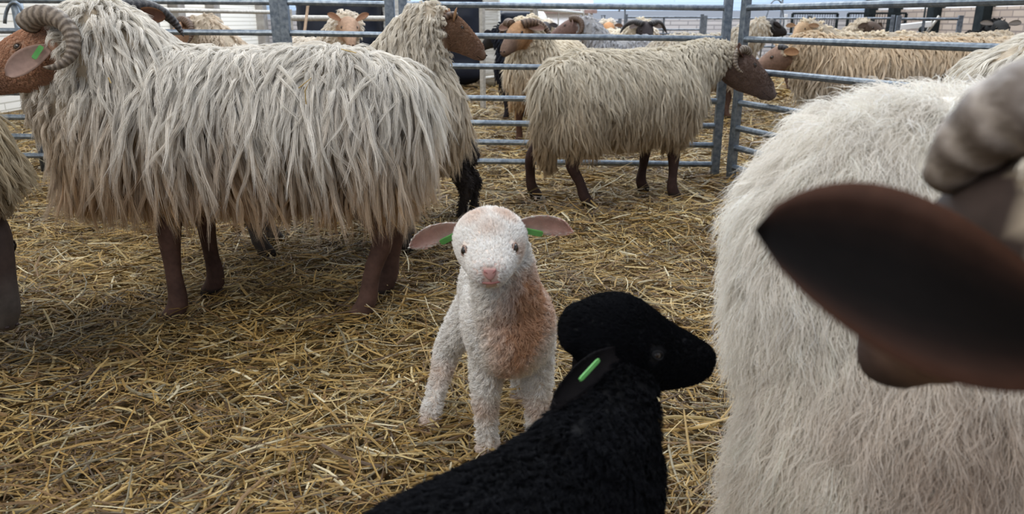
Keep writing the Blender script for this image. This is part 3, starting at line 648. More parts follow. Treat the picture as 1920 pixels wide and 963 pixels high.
def wool_sheep(name, label, loc, heading, hd, sp, face=(.10, .055, .035), face2=None, leg=(.085, .045, .032), wool=(.66, .60, .50), low=(.50, .38, .24), under=(.48, .40, .30),
               locks=2600, K=16, length=0.14, lock_r=0.013, sr=0.0008, lift=0.4, curl=0.009, waves=2.0, seg=9, voxel=0.011, poll=0.0, seed=1, neckwool=1.0, group='long-woolled sheep',
               horns=None, ears=None, hornmat=None, tail=False, clump=0.9, hem=0.42, extra_dir=None, hug=0.02, nose=True, eyes=True, facefur=0, bulk=None, spot=None, away=1.0, away_side=1, flen=.007, lowk=.78, mat=None, drift=(0, 0, 0), wool_leg=0.0, frizz=0.15, hornlab=None, patch=None, cat='sheep', facebright=None, eyemat=None, tagear=None, necklen=1.0):
    torso, neck, legs = sp
    face_ = np.array(face); f2 = np.array(face2 if face2 is not None else face)*1.0
    def wl(v, idx, h):
        w = np.zeros(len(v)); w[idx == 0] = 1; w[idx == 1] = neckwool
        hc = h.inv(v); w[(idx == 2)] = 0
        w[(idx == 2) & (hc[:, 0] < -.082)] = 0.8
        if poll > 0: w[(idx == 2) & (hc[:, 0] < -.075+poll*.055) & (hc[:, 2] > 0.0)] = 1.0
        w[(idx == 1) & (hc[:, 0] > -.082) & (np.linalg.norm(hc, axis=1) < .105)] = 0
        lg = idx >= 3; w[lg] = np.clip((v[lg, 2]-(sp_zb-.03))/.05, 0, 1)
        return w
    sp_zb = torso[2][2]-torso[2][5]
    def cf(v, idx, h):
        c = np.tile(np.array(under), (len(v), 1)); hc = h.inv(v)
        m = idx == 2; t = np.clip((hc[:, 0]-.06)/.08, 0, 1)[:, None]; fcol = face_*(1-t)+f2*t
        fcol = fcol*(1+0.13*vnoise(v, seed+3, 11))[:, None]
        if facebright is not None: fcol = facebright(hc, fcol)
        m2 = m & (wl(v, idx, h) < .5) | ((idx == 1) & (hc[:, 0] > -.082) & (np.linalg.norm(hc, axis=1) < .105)); c[m2] = fcol[m2]
        lg = (idx >= 3) & (idx < 7) & (v[:, 2] < sp_zb+.02); c[lg] = np.array(leg)*(1+0.3*vnoise(v[lg], seed+5, 18))[:, None]
        hf = (idx >= 3) & (idx < 7) & (v[:, 2] < .032); c[hf] = np.array((.035, .028, .024))
        if patch is not None: c = patch(v, idx, hc, c)
        return c
    tl = []
    if tail:
        x0 = torso[0][0]; tl = [[(x0+.03, 0, torso[0][2]+.10, .03, .03, .03), (x0-.045, 0, torso[0][2]+.03, .035, .035, .035), (x0-.062, 0, torso[0][2]-.16, .036, .034, .034), (x0-.05, 0, torso[0][2]-.30, .026, .026, .026)]]
    if bulk: tl = tl+[bulk]
    root, me, v, idx, w = animal(name, label, cat, loc, heading, torso, neck, hd, legs, cf, wl, voxel, 6, group, extra=tl)
    if tail: w[idx >= 7] = 1.0; w = w
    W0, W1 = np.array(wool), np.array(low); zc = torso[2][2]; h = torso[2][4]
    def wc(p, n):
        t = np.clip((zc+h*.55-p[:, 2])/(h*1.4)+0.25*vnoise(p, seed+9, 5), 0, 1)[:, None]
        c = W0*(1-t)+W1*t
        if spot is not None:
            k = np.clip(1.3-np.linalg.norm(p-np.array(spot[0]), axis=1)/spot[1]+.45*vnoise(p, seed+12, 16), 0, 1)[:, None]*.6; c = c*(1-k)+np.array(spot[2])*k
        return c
    def ln(p, n):
        k = np.interp(p[:, 2], [zc-h, zc-h*.5, zc+h*.6, zc+h], [lowk, 1.0, 0.95, 0.62])
        hd_ = np.linalg.norm(hc_ := hd.inv(p), axis=1); k = k*np.interp(hd_, [.08, .13, .26], [0.16, 0.26, 1.0])*np.where(p[:, 0] > torso[-1][0], necklen, 1.0)
        return length*k
    if facefur:
        fw = np.where((idx == 2) & (w < .5) & (hd.inv(v)[:, 0] < .15) & (np.linalg.norm(hd.inv(v)*np.array([1, 0, 1])-np.array([.012, 0, .024]), axis=1) > .012), 1.0, 0.0)
        bk = lambda p, n: np.tile(-hd.f*1.2, (len(p), 1))
        fleece('face_hair', root, me, fw, facefur, lambda p, n: np.full(len(p), flen), lambda p, n: cf(p, np.full(len(p), 2), hd)*1.7, K=6, seg=4, lock_r=.004, sr=.00045, lift=.3, curl=.0004, grav=.25, seed=seed+70, clump=.3, extra_dir=bk, hug=.001, mat=mat)
    w = w*np.where(v[:, 1]*away_side > .06, away, 1.0)
    if locks:
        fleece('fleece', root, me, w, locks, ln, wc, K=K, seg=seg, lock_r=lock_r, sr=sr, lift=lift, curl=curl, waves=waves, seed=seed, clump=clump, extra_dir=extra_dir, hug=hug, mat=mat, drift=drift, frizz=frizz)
    if horns:
        for s in (1, -1):
            kw = dict(horns); kw.update(kw.pop('LEFT' if s == 1 else 'RIGHT', {})); kw.pop('LEFT', None); kw.pop('RIGHT', None)
            horn(root, hd, s, mat=hornmat or M_HORN, **kw)
    if ears is not False:
        for s in (1, -1):
            kw = dict(outer=tuple(face_*1.3), inner=tuple(face_*1.6+.03)); kw.update(ears or {}); kw.update(kw.pop('LEFT' if s == 1 else 'RIGHT', {})); kw.pop('LEFT', None); kw.pop('RIGHT', None)
            eo, fr = ear(root, hd, s, **kw)
            if tagear == s: ear_tag(eo, fr, hd, u=0.3, size=(.04, .012), rot=0.5, off=.006)
    if eyes:
        bve = BVHTree.FromPolygons([tuple(x) for x in v], [tuple(q.vertices) for q in me.polygons])
        for s in (1, -1): eye(root, hd, s, lid=tuple(face_*0.6), mat=eyemat or M_EYEAMBER, bvh=bve)
    if nose:
        mb = MB(); bvn = BVHTree.FromPolygons([tuple(x) for x in v], [tuple(q.vertices) for q in me.polygons])
        for s in (1, -1): mb.ball(bvn.find_nearest(Vector(hd.at(.182, .0130*s, -.012)))[0], (.0060*hd.k, .0055*hd.k, .0042*hd.k), 10, 6)
        mb.build('nostril', M_NOSTRIL, root, smooth=True)
        pts = [hd.at(.184-.075*abs(t)**1.3, .030*t+.004*np.sign(t), -.040-.004*abs(t)) for t in np.linspace(-1, 1, 15)]
        bv = BVHTree.FromPolygons([tuple(x) for x in v], [tuple(q.vertices) for q in me.polygons]); pts = [Vector(bv.find_nearest(Vector(q))[0]) for q in pts]
        MB().tube(pts, .0015*hd.k, 6).build('mouth', M_NOSTRIL, root, smooth=True)
    return root, me, v, idx, w

# ------------------------------------------------------------------ the flock
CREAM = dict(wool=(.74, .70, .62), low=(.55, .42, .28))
# 1: big cream sheep, side on, facing the picture's left (local +x = world -x)
h1 = Head((.580, .10, .758), yaw=0.30, pitch=-.30, scale=1.08)
sp = sheep_parts(zt=.755, zb=.43, hw=.20, neck_to=h1, nr=.112, rump=-.355, chest=.49, stance=.105, lx=(-.275, .27), offs=((.03, .0), (-.0, 0), (.03, .0), (.0, 0)), thick=1.02, nfat=1.22)
wool_sheep('sheep', 'big cream long-woolled ram standing side on, curled grey horn at the picture left edge', (-.68, 2.14, 0), PI, h1, sp, face=(.34, .20, .13), face2=(.24, .15, .11), leg=(.10, .055, .042),
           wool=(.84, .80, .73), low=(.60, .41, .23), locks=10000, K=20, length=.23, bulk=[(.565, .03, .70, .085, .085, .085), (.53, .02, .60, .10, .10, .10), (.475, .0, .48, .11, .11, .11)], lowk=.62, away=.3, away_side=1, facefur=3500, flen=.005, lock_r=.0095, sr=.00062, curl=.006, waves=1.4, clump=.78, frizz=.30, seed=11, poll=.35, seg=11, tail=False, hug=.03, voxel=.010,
           horns=dict(R=.066, r0=.0255, turns=.66, a0=58, start=(-.030, .050, .064), out=1.0), hornmat=M_HORN, ears=dict(L=.115, Wd=.05, dirv=(.90, .55, -.12), face=(-.2, 1, .1), outer=(.48, .32, .25), inner=(.50, .34, .28), base=(-.055, .075, .0)), tagear=1)

# 2: brown-faced sheep facing right, before the fence corner
h2 = Head((.715, -.02, .615), yaw=-.22, pitch=-.50, scale=1.28)
sp = sheep_parts(zt=.70, zb=.335, hw=.195, neck_to=h2, nr=.075, nfat=.92, rump=-.32, chest=.36, stance=.10, lx=(-.27, .25), offs=((-.07, .10), (.06, .0), (-.02, .0), (.03, .0)), thick=1.0)
wool_sheep('sheep', 'pale shaggy sheep with brown face and small curled horn, standing before the fence corner', (.50, 3.60, 0), math.radians(24), h2, sp, face=(.175, .122, .100), face2=(.16, .122, .112), leg=(.050, .028, .024),
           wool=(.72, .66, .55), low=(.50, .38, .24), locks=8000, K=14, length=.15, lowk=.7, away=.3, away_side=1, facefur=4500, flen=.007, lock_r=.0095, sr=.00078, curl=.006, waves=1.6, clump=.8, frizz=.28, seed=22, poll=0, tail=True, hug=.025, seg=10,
           horns=dict(R=.050, r0=.017, turns=.58, a0=70, start=(-.030, .034, .052), out=.9), hornmat=M_HORN, ears=dict(L=.085, Wd=.05, dirv=(-.75, .55, .25), outer=(.20, .12, .09), inner=(.12, .06, .05)))

# ---- white lamb looking at the camera (local +x = towards the camera)
def lamb_legs(spec):
    out = []
    for hind, hip, knee, fet, foot in spec:
        if hind: rr = ((.040, .048, .046), (.024, .030, .028), (.0150, .0165, .0165), (.0180, .0195, .0195))
        else: rr = ((.031, .034, .034), (.0205, .0225, .0225), (.0165, .018, .018), (.0185, .020, .020))
        def mid(a, b, t, r): return (a[0]+(b[0]-a[0])*t, a[1]+(b[1]-a[1])*t, a[2]+(b[2]-a[2])*t, *r)
        pts = [(*hip, *rr[0]), mid(hip, knee, .55, tuple((a+b)/2 for a, b in zip(rr[0], rr[1]))), (*knee, *rr[1]), mid(knee, fet, .55, (.0165, .018, .018)), (*fet, *rr[2]), (foot[0]-.006, foot[1], .020, *rr[3]), (foot[0]+.006, foot[1], .004, .019, .022, .022)]
        out.append(pts)
    return out
def lamb(name, label, loc, heading, torso, neck, hd, legs, colf, hairf, hairmat, seed, n_body, n_face, body_len, earkw, voxel=.0045, curl=.004, sr=.00045, K=5, eyekw=None, cl=.5, waves=1.5, lift=.5, facek=.8, facel=1.0):
    root, me, v, idx, w = animal(name, label, 'lamb', loc, heading, torso, neck, hd, legs, colf, lambda v, i, h: np.ones(len(v)), voxel, 5, 'lambs in the near pen')
    hc = hd.inv(v); face = (idx == 2) | (np.linalg.norm(hc, axis=1) < .062)
    nosy = (idx == 2) & (hc[:, 0] > .092) & (np.abs(hc[:, 1]) < .011) & (hc[:, 2] < -.004)
    hoof = v[:, 2] < .018; ep = (eyekw or {}).get('pos', (.01, .05, .01))
    bve = BVHTree.FromPolygons([tuple(x) for x in v], [tuple(q.vertices) for q in me.polygons])
    neye = np.minimum(np.linalg.norm(hc-np.array(ep), axis=1), np.linalg.norm(hc-np.array((ep[0], -ep[1], ep[2])), axis=1)) < .0135
    wb = np.where(face | hoof, 0.0, 1.0); wf = np.where(face & ~nosy & ~neye, 1.0, 0.0)
    kw = dict(K=K, seg=6, lock_r=.006, sr=sr, seed=seed, clump=cl, mat=hairmat, waves=waves)
    def blen(p, n): return body_len*np.interp(p[:, 2], [0, .12, .22], [.55, .7, 1.0])*np.interp(np.linalg.norm(hd.inv(p), axis=1), [.07, .14], [.45, 1.0])
    fleece('coat', root, me, wb, n_body, blen, hairf, lift=lift, curl=curl, hug=.006, grav=.6, drift=(-.7, 0, 0), sidepart=.12, **kw)
    back = lambda p, n: np.tile(-hd.f*1.3, (len(p), 1))+hd.u*.5
    kw.update(K=6, seg=4, lock_r=.003, sr=sr*facek)
    fleece('face_hair', root, me, wf, n_face, lambda p, n: np.interp(hd.inv(p)[:, 0], [-.05, .03, .09], [.016*facel, .009*facel, .004*facel]), hairf, lift=.42, curl=.0005, hug=.002, grav=.25, extra_dir=back, **kw)
    ears = []
    for s in (1, -1):
        k2 = dict(earkw); k2.update(k2.pop('LEFT' if s == 1 else 'RIGHT', {})); k2.pop('LEFT', None); k2.pop('RIGHT', None)
        eo, fr = ear(root, hd, s, **k2); ears.append((eo, fr, k2))
        em = eo.data; ev = verts(em); ew = np.ones(len(ev)); d = hd.f*0+fr[1]
        half = len(ev)//2; ew[:half] = .35
        oc, ic = np.array(k2.get('outer')), np.array(k2.get('inner'))
        fleece('ear_hair', eo, em, ew, 520, lambda p, n: np.full(len(p), .0085), lambda p, n: np.where((n@fr[3])[:, None] > .2, ic*1.0+0*p, oc+0*p), K=4, seg=4, lock_r=.002, sr=sr*.8, lift=.4, curl=.0004, grav=.0, drift=tuple(d), hug=.001, seed=seed+s, mat=hairmat, sidepart=0, clump=.4)
        eye(root, hd, s, bvh=bve, **(eyekw or {}))
    return root, me, v, idx, ears

hw_ = Head((.110, -.018, .487), yaw=0.04, pitch=-.20, roll=-.04, scale=1.06, kind='lamb')
hw_ = Head((.110, -.038, .477), yaw=.02, pitch=-.04, roll=.05, scale=1.04, kind='lamb')
# local: +x toward camera, +y = picture right
torso = [(-.17, -.035, .325, .050, .070, .060), (-.13, -.035, .315, .070, .085, .085), (-.05, -.02, .300, .076, .086, .090), (.02, -.01, .295, .080, .090, .095), (.07, 0, .290, .074, .090, .088), (.095, 0, .29, .052, .070, .065)]
neck = [(.03, -.005, .30, .068, .09, .09), (.075, -.012, .375, .056, .062, .062), (.085, -.022, .45, .047, .050, .052)]
wl_legs = lamb_legs([(1, (-.12, -.075, .27), (-.150, -.140, .155), (-.095, -.170, .055), (-.075, -.178, 0)), (1, (-.12, .0, .27), (-.20, .02, .155), (-.19, .02, .055), (-.18, .02, 0)),
                     (0, (.03, -.045, .25), (.035, -.052, .130), (.03, -.050, .045), (.038, -.048, 0)), (0, (.03, .045, .25), (.03, .050, .130), (.022, .050, .045), (.028, .050, 0))])
WHT = np.array((.95, .92, .88)); TAN = np.array((.62, .38, .24))
def wcol(p, n=None):
    hc = hw_.inv(p); c = np.tile(WHT, (len(p), 1))
    z, y, x = p[:, 2], p[:, 1], p[:, 0]
    # tan: neck and chest, right of the middle; patches on the crown; knees
    t = np.clip(1.45-np.abs(y-.022-.25*(z-.33))/.060-np.abs(z-.335)/.15, 0, 1)*(x > -.02)*((hc[:, 2] < -.045) | (hc[:, 0] < -.03))*(z < .44)
    t2 = np.clip(1.2-np.linalg.norm(hc-np.array([-.005, -.030, .058]), axis=1)/.034, 0, 1)*.85
    t3 = np.clip(1.2-np.linalg.norm(hc-np.array([-.005, .034, .055]), axis=1)/.030, 0, 1)*.85
    t4 = np.clip(1.2-np.linalg.norm(hc-np.array([.028, .0, .030]), axis=1)/.026, 0, 1)*.38
    t5 = np.clip(1-np.abs(z-.12)/.04, 0, 1)*(z < .17)*.35 + np.clip((.05-z)/.04, 0, 1)*.5
    t6 = np.clip(1.2-np.linalg.norm(hc-np.array([.03, .046, -.01]), axis=1)/.022, 0, 1)*.4
    k = np.clip(np.maximum.reduce([t*1.0, t2, t3, t4, t5, t6])*(1+0.5*vnoise(p, 61, 28)), 0, 1)[:, None]
    return c*(1-k)+TAN*k
def wskin(v, idx, h):
    c = wcol(v)*np.array((.92, .84, .78)); hc = h.inv(v); m = (hc[:, 0] > .094) & (idx == 2); c[m] = (.70, .52, .46); c[v[:, 2] < .016] = (.30, .20, .14); return c
wroot, wme, wv, widx, wears = lamb('lamb', 'white lamb with tan chest looking straight at the camera', (.0, 1.35, 0), -PI/2, torso, neck, hw_, wl_legs, wskin, wcol, M_HAIR, 70, 15000, 9000, .022,
     dict(L=.088, Wd=.042, base=(-.028, .052, .020), dirv=(.0, 1.0, -.20), face=(.85, .0, -.35), cup=.3, outer=(.84, .80, .74), inner=(.66, .40, .34), edge=(.85, .80, .75), droop=.14, LEFT=dict(dirv=(.0, 1.0, -.06)), RIGHT=dict(dirv=(.0, 1.0, -.22))),
     eyekw=dict(pos=(.047, .038, .003), r=.0085, mat=M_EYE, lid=(.40, .28, .23), squash=.85, sink=.35))
for (eo, fr, k2), sg in zip(wears, (1, -1)): ear_tag(eo, fr, hw_, u=.26, v=(-.017*sg if True else 0), size=(.034, .012), L=.088, rot=-.25*sg, off=.004)
def face_bits(root, hd, me, pink=M_PINK, dark=M_PINKD, s=1.0):
    bv = BVHTree.FromPolygons([tuple(x) for x in verts(me)], [tuple(q.vertices) for q in me.polygons])
    proj = lambda a, b, c, lift=0: (lambda r: Vector(r[0])+Vector(r[1])*lift)(bv.find_nearest(Vector(hd.at(a, b, c))))
    # nose pad: Y-shaped pink leather
    nu, nv = 12, 8; V = []
    for i in range(nv+1):
        t = i/nv; wdt = .0135*(1-t)**.6*(1-.15*math.cos(6*t))+.0018; c = -.002-.026*t
        for j in range(nu+1):
            x = (j/nu*2-1)*wdt; V.append(proj(.122, x, c, .0014*(1-abs(j/nu*2-1)**3)+.0004))
    F = [(i*(nu+1)+j, i*(nu+1)+j+1, (i+1)*(nu+1)+j+1, (i+1)*(nu+1)+j) for i in range(nv) for j in range(nu)]
    npd = MB().add(V, F).build('nose', pink, root, smooth=True); sol = npd.modifiers.new('s', 'SOLIDIFY'); sol.thickness = .0012; sol.offset = 0
    nn = MB()
    for sg in (1, -1):
        nn.tube([proj(.122, sg*x, c, .0012) for x, c in ((.0030, -.0155), (.0060, -.0115), (.0095, -.0085), (.0125, -.0030))], [.0009, .0017, .0020, .0009], 7)
    nn.build('nostril', M_NOSTRIL if dark is M_NOSTRIL else dark, npd, smooth=True)
    pts = [proj(.118-.03*abs(t)**1.5, .033*t, -.0360+.013*abs(t)**1.6, .0006) for t in np.linspace(-1, 1, 17)]
    MB().tube(pts, tuple(.0024*(1-.75*abs(t)) for t in np.linspace(-1, 1, 17)), 7).build('mouth', dark, root, smooth=True)
    MB().tube([proj(.115, 0, c, .0006) for c in (-.025, -.030, -.0355)], .0008, 6).build('lip_groove', dark, root, smooth=True)
face_bits(wroot, hw_, wme)

# ---- black lamb in the foreground, facing the picture's right (local +x = forward)
HB = math.radians(43)
HEAD_DOME = [(-.066, .034, .036, .034, .006), (-.044, .050, .049, .052, .004), (-.014, .0585, .055, .062, .002), (.014, .0545, .049, .066, -.001), (.038, .0450, .038, .060, -.003),
             (.060, .0370, .031, .052, -.006), (.082, .0320, .027, .044, -.009), (.100, .0260, .022, .034, -.012)]
hb = Head((.166, .052, .463), yaw=-.60, pitch=-.20, scale=.97, kind='lamb', st=HEAD_DOME)
torso = [(-.27, 0, .32, .05, .07, .06), (-.235, 0, .32, .080, .09, .09), (-.18, 0, .32, .090, .095, .10), (-.05, 0, .315, .088, .098, .10), (.05, .005, .32, .080, .10, .10), (.10, .01, .325, .056, .075, .07)]
neck = [(.02, .0, .35, .070, .085, .085), (.098, .02, .390, .052, .060, .056), (.142, .048, .435, .040, .044, .046)]
bl_legs = lamb_legs([(1, (-.21, .05, .31), (-.26, .05, .155), (-.24, .05, .055), (-.23, .05, 0)), (1, (-.21, -.05, .31), (-.26, -.05, .155), (-.24, -.05, .055), (-.23, -.05, 0)),
                     (0, (.03, .045, .29), (.035, .05, .15), (.03, .05, .045), (.038, .05, 0)), (0, (.03, -.045, .29), (.035, -.05, .15), (.03, -.05, .045), (.038, -.05, 0))])
bcol = lambda p, n=None: np.tile(np.array((.005, .0055, .0075)), (len(p), 1))*(1+.4*vnoise(p, 81, 20))[:, None]
broot, bme, bv_, bidx, bears = lamb('lamb', 'black lamb in the near foreground seen in profile, green tag in its ear', (.06, .70, 0), HB, torso, neck, hb, bl_legs, lambda v, i, h: bcol(v)*.7, bcol, M_BLACKHAIR, 90, 13000, 11000, .019,
     dict(L=.108, Wd=.036, base=(-.028, .052, .004), dirv=(-.80, .50, -.20), face=(.1, .9, .3), cup=.35, outer=(.012, .011, .013), inner=(.016, .014, .015), droop=.30, LEFT=dict(dirv=(.1, .5, -.8))), curl=.005, cl=.6, waves=1.8, lift=.5, K=9, sr=.0003, facek=.75, facel=.55,
     eyekw=dict(pos=(.018, .0520, .006), r=.0078, mat=M_EYE, lid=(.022, .022, .024), sink=.62, squash=.62))
eo, fr, k2 = bears[1]
ear_tag(eo, fr, hb, u=.60, v=.0, size=(.036, .0045), L=.108, rot=.35, off=.010)
MB().ball(hb.at(.1085, .010, -.016), (.004, .004, .003), 10, 6).ball(hb.at(.1085, -.010, -.016), (.004, .004, .003), 10, 6).build('nostril', M_NOSTRIL, broot, smooth=True)

# ---- helpers to set a background animal so that its head stands at a surveyed point
def to_local(w, loc, hd_): 
    d = Vector(w)-Vector(loc); return Matrix.Rotation(-hd_, 3, 'Z')@d
def flock(label, head_at, heading, yaw=0, pitch=-.4, roll=0, hx=.60, hy=0.0, scale=1.05, sp=None, name='sheep', **kw):
    hp = Vector(head_at); off = Matrix.Rotation(heading, 3, 'Z')@Vector((hx, hy, 0)); loc = (hp.x-off.x, hp.y-off.y, 0)
    hd = Head((hx, hy, hp.z), yaw=yaw, pitch=pitch, roll=roll, scale=scale); spk = dict(neck_to=hd); spk.update(sp or {})
    base = dict(locks=1500, K=8, length=.12, lock_r=.016, sr=.0017, curl=.009, waves=1.6, clump=.75, seg=7, voxel=.015, frizz=.25, hug=.02)
    base.update(kw); return wool_sheep(name, label, loc, heading, hd, sheep_parts(**spk), **base)

# sheep standing behind the big one, only neck and head showing
flock('shaggy cream sheep behind the big ram, brown face turned right, small dark horns', P(853, 58, 2.82), .10, yaw=.15, pitch=-.56, hx=.46, scale=.80, sp=dict(zt=.735, zb=.36, rump=-.36, chest=.38, nfat=1.05, nr=.07, stance=.09),
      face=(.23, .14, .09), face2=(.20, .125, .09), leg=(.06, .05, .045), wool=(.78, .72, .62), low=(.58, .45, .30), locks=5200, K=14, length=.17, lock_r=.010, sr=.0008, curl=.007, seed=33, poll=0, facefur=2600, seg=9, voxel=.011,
      horns=dict(R=.050, r0=.017, turns=.50, a0=95, start=(-.035, .036, .052), out=.5), hornmat=M_HORNB, ears=dict(L=.095, Wd=.045, base=(-.035, .055, .03), dirv=(-.25, .75, .60), outer=(.34, .20, .11), inner=(.10, .05, .04)))
# horn and ear showing over the big one's neck
flock('dark-horned sheep mostly hidden behind the big ram neck, one black horn and ear showing', P(196, 48, 3.0), -PI/2, yaw=.1, pitch=-.35, hx=.50, scale=1.1, sp=dict(zt=.72, zb=.36, rump=-.34), face=(.16, .08, .05), wool=(.66, .58, .46), low=(.5, .38, .26),
      locks=1600, K=12, sr=.0012, seed=34, horns=dict(R=.085, r0=.030, turns=.42, a0=70, start=(-.01, .045, .05), out=1.35), hornmat=M_HORND, ears=dict(L=.12, Wd=.055, dirv=(.0, 1, .18), base=(-.03, .085, .02), outer=(.20, .10, .05), inner=(.10, .05, .035)))
flock('brown ribbed-horned sheep beyond the hurdle at left, facing left', P(345, 62, 5.1), PI-.2, yaw=.1, pitch=-.4, scale=1.1, sp=dict(zt=.68, zb=.30), face=(.42, .26, .17), wool=(.70, .60, .48), seed=35,
      horns=dict(R=.085, r0=.028, turns=.48, a0=75, start=(-.02, .035, .055), out=.9), hornmat=M_HORNB)
flock('small tan-faced sheep with raised ears beyond the hurdle, before the large black bale', P(655, 56, 5.3), -PI/2+.75, yaw=-.5, pitch=-.45, roll=0, hx=.5, scale=1.05, sp=dict(zt=.72, zb=.32, rump=-.40), face=(.42, .27, .18), wool=(.85, .78, .68), low=(.7, .55, .4), seed=36,
      ears=dict(L=.10, Wd=.04, dirv=(-.1, .75, .55), outer=(.6, .38, .24), inner=(.5, .28, .18), base=(-.05, .05, .04)), locks=1300)
# ewe behind the hurdle looking at us
def ewe_face(hc, c):
    t = np.clip((hc[:, 0]-.03)/.06, 0, 1)[:, None]; return np.array((.36, .20, .10))*(1-t)+np.array((.16, .10, .07))*t
flock('ewe with orange-brown forehead and wide ribbed horns looking through the hurdle', P(968, 66, 5.05), -2.05, yaw=-.05, pitch=-.42, hx=.50, scale=1.12, sp=dict(zt=.70, zb=.33, rump=-.46, chest=.34, nfat=1.25), face=(.36, .20, .10), leg=(.12, .06, .04), facebright=ewe_face,
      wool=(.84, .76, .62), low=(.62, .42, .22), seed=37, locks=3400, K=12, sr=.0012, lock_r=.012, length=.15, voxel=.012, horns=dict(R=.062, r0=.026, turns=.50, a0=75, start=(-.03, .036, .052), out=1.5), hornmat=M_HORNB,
      ears=dict(L=.10, Wd=.045, dirv=(-.2, 1, -.05), outer=(.62, .50, .42), inner=(.35, .22, .18)))
flock('black-woolled sheep behind the ewe at the hurdle, its dark flank showing', P(925, 70, 7.0), 2.3, yaw=0, pitch=-.4, hx=.55, sp=dict(zt=.66, zb=.28, rump=-.34), face=(.02, .018, .02), leg=(.02, .016, .02), wool=(.022, .024, .034), low=(.02, .018, .022), under=(.012, .012, .016), seed=38, mat=M_BLACKHAIR, horns=None)
GF = 'flock in the far pens'
far = dict(locks=650, K=7, sr=.003, lock_r=.022, voxel=.02, seg=6, length=.10, group=GF, nose=False)
flock('far brown-faced sheep with a curled horn and grey back, facing left', P(1066, 52, 7.7), PI-.25, yaw=0, pitch=-.35, scale=1.25, sp=dict(zt=.70, zb=.30), face=(.22, .14, .12), wool=(.50, .50, .52), low=(.4, .38, .36), under=(.36, .35, .35), seed=41, horns=dict(R=.07, r0=.028, turns=.62, a0=80, out=.8), hornmat=M_HORNB, **far)
flock('tiny far sheep with a dark mottled face beside the sloping hurdle', P(1020, 54, 10.4), -PI/2-.5, yaw=.3, pitch=-.4, scale=1.2, sp=dict(zt=.66, zb=.3), face=(.05, .045, .05), wool=(.8, .76, .7), seed=42, **far)
flock('far sheep with a bright tan face and white jaw, looking at the camera', P(1142, 57, 9.6), -PI/2, yaw=0, pitch=-.5, scale=1.2, sp=dict(zt=.68, zb=.3), face=(.50, .25, .11), wool=(.85, .80, .72), seed=43, ears=dict(L=.09, Wd=.04, dirv=(-.1, 1, .0), outer=(.3, .2, .14), inner=(.25, .15, .1)), **far)
flock('far black-faced sheep with down-curled black horns, looking at the camera', P(1212, 60, 8.6), -PI/2+.35, yaw=-.3, pitch=-.55, scale=1.35, sp=dict(zt=.74, zb=.3, hw=.24), face=(.035, .026, .028), wool=(.82, .76, .64), low=(.6, .45, .3), seed=44, horns=dict(R=.07, r0=.026, turns=.45, a0=75, start=(-.03, .03, .05), out=1.5), hornmat=M_HORND, ears=dict(L=.08, Wd=.035, dirv=(0, 1, -.1), outer=(.5, .45, .42), inner=(.3, .25, .24)), **far)
flock('far pale sheep with its flank to us, left of the black-faced one', P(1235, 76, 10.6), .15, yaw=.1, pitch=-.9, scale=1.0, hx=.5, sp=dict(zt=.70, zb=.3, rump=-.5), face=(.4, .3, .22), wool=(.80, .74, .66), seed=45, **far)
flock('pale sheep seen through the corner gap, its dark head beyond the arched hoop', P(1447, 52, 6.9), .0, yaw=.5, pitch=-.1, hx=.62, scale=1.05, sp=dict(zt=.73, zb=.3, rump=-.40), face=(.03, .024, .024), wool=(.72, .66, .56), low=(.52, .42, .31), seed=46, locks=1500, K=8, sr=.0018, lock_r=.016, group=GF, horns=dict(R=.05, r0=.02, turns=.4, a0=100, out=.8), hornmat=M_HORND)
flock('tan-necked sheep behind the gate hurdle, brown face turned left', P(1452, 112, 4.85), PI-.04, yaw=-.12, pitch=-.50, hx=.64, scale=1.15, sp=dict(zt=.735, zb=.36, rump=-.72, chest=.42, nfat=1.15, lx=(-.5, .3)), face=(.23, .14, .10), face2=(.17, .11, .09), leg=(.10, .05, .035),
      wool=(.74, .60, .43), low=(.70, .65, .57), seed=47, locks=4200, K=13, sr=.0012, lock_r=.012, length=.16, curl=.006, voxel=.013, poll=.6, horns=dict(R=.035, r0=.018, turns=.35, a0=95, out=.8), hornmat=M_HORND, ears=dict(L=.10, Wd=.045, dirv=(-.55, .8, -.10), outer=(.50, .30, .15), inner=(.40, .22, .12), base=(-.05, .06, .02)))
flock('far cream sheep with a small tan head turned left, before the mesh panels', P(1500, 58, 7.6), PI, yaw=.9, pitch=-.35, scale=1.1, sp=dict(zt=.74, zb=.3, rump=-.62), face=(.50, .33, .19), wool=(.84, .74, .58), seed=48, ears=dict(L=.09, Wd=.04, dirv=(-.1, 1, .1), outer=(.5, .33, .2), inner=(.4, .25, .15)), **far)
flock('far sheep with a dark brown face between the mesh panel and barrow', P(1640, 56, 9.0), -PI/2+.9, yaw=-.5, pitch=-.4, scale=1.25, sp=dict(zt=.70, zb=.3), face=(.09, .06, .045), wool=(.66, .58, .47), seed=49, **far)
flock('wavy-backed cream sheep grazing beyond the gate, back level with the upper rail', P(1640, 130, 5.85), PI, yaw=0, pitch=-1.0, hx=.66, scale=1.05, sp=dict(zt=.715, zb=.34, rump=-.52), face=(.30, .2, .13), wool=(.80, .68, .52), seed=50, locks=1700, K=8, sr=.0018, lock_r=.015, group=GF)
flock('wavy-backed pale sheep furthest right beyond the gate, head lowered', P(1895, 105, 6.7), .1, yaw=0, pitch=-1.0, hx=.62, scale=1.05, sp=dict(zt=.735, zb=.34, rump=-.45), face=(.28, .18, .12), wool=(.76, .66, .52), seed=51, locks=1700, K=8, sr=.0018, lock_r=.015, group=GF)
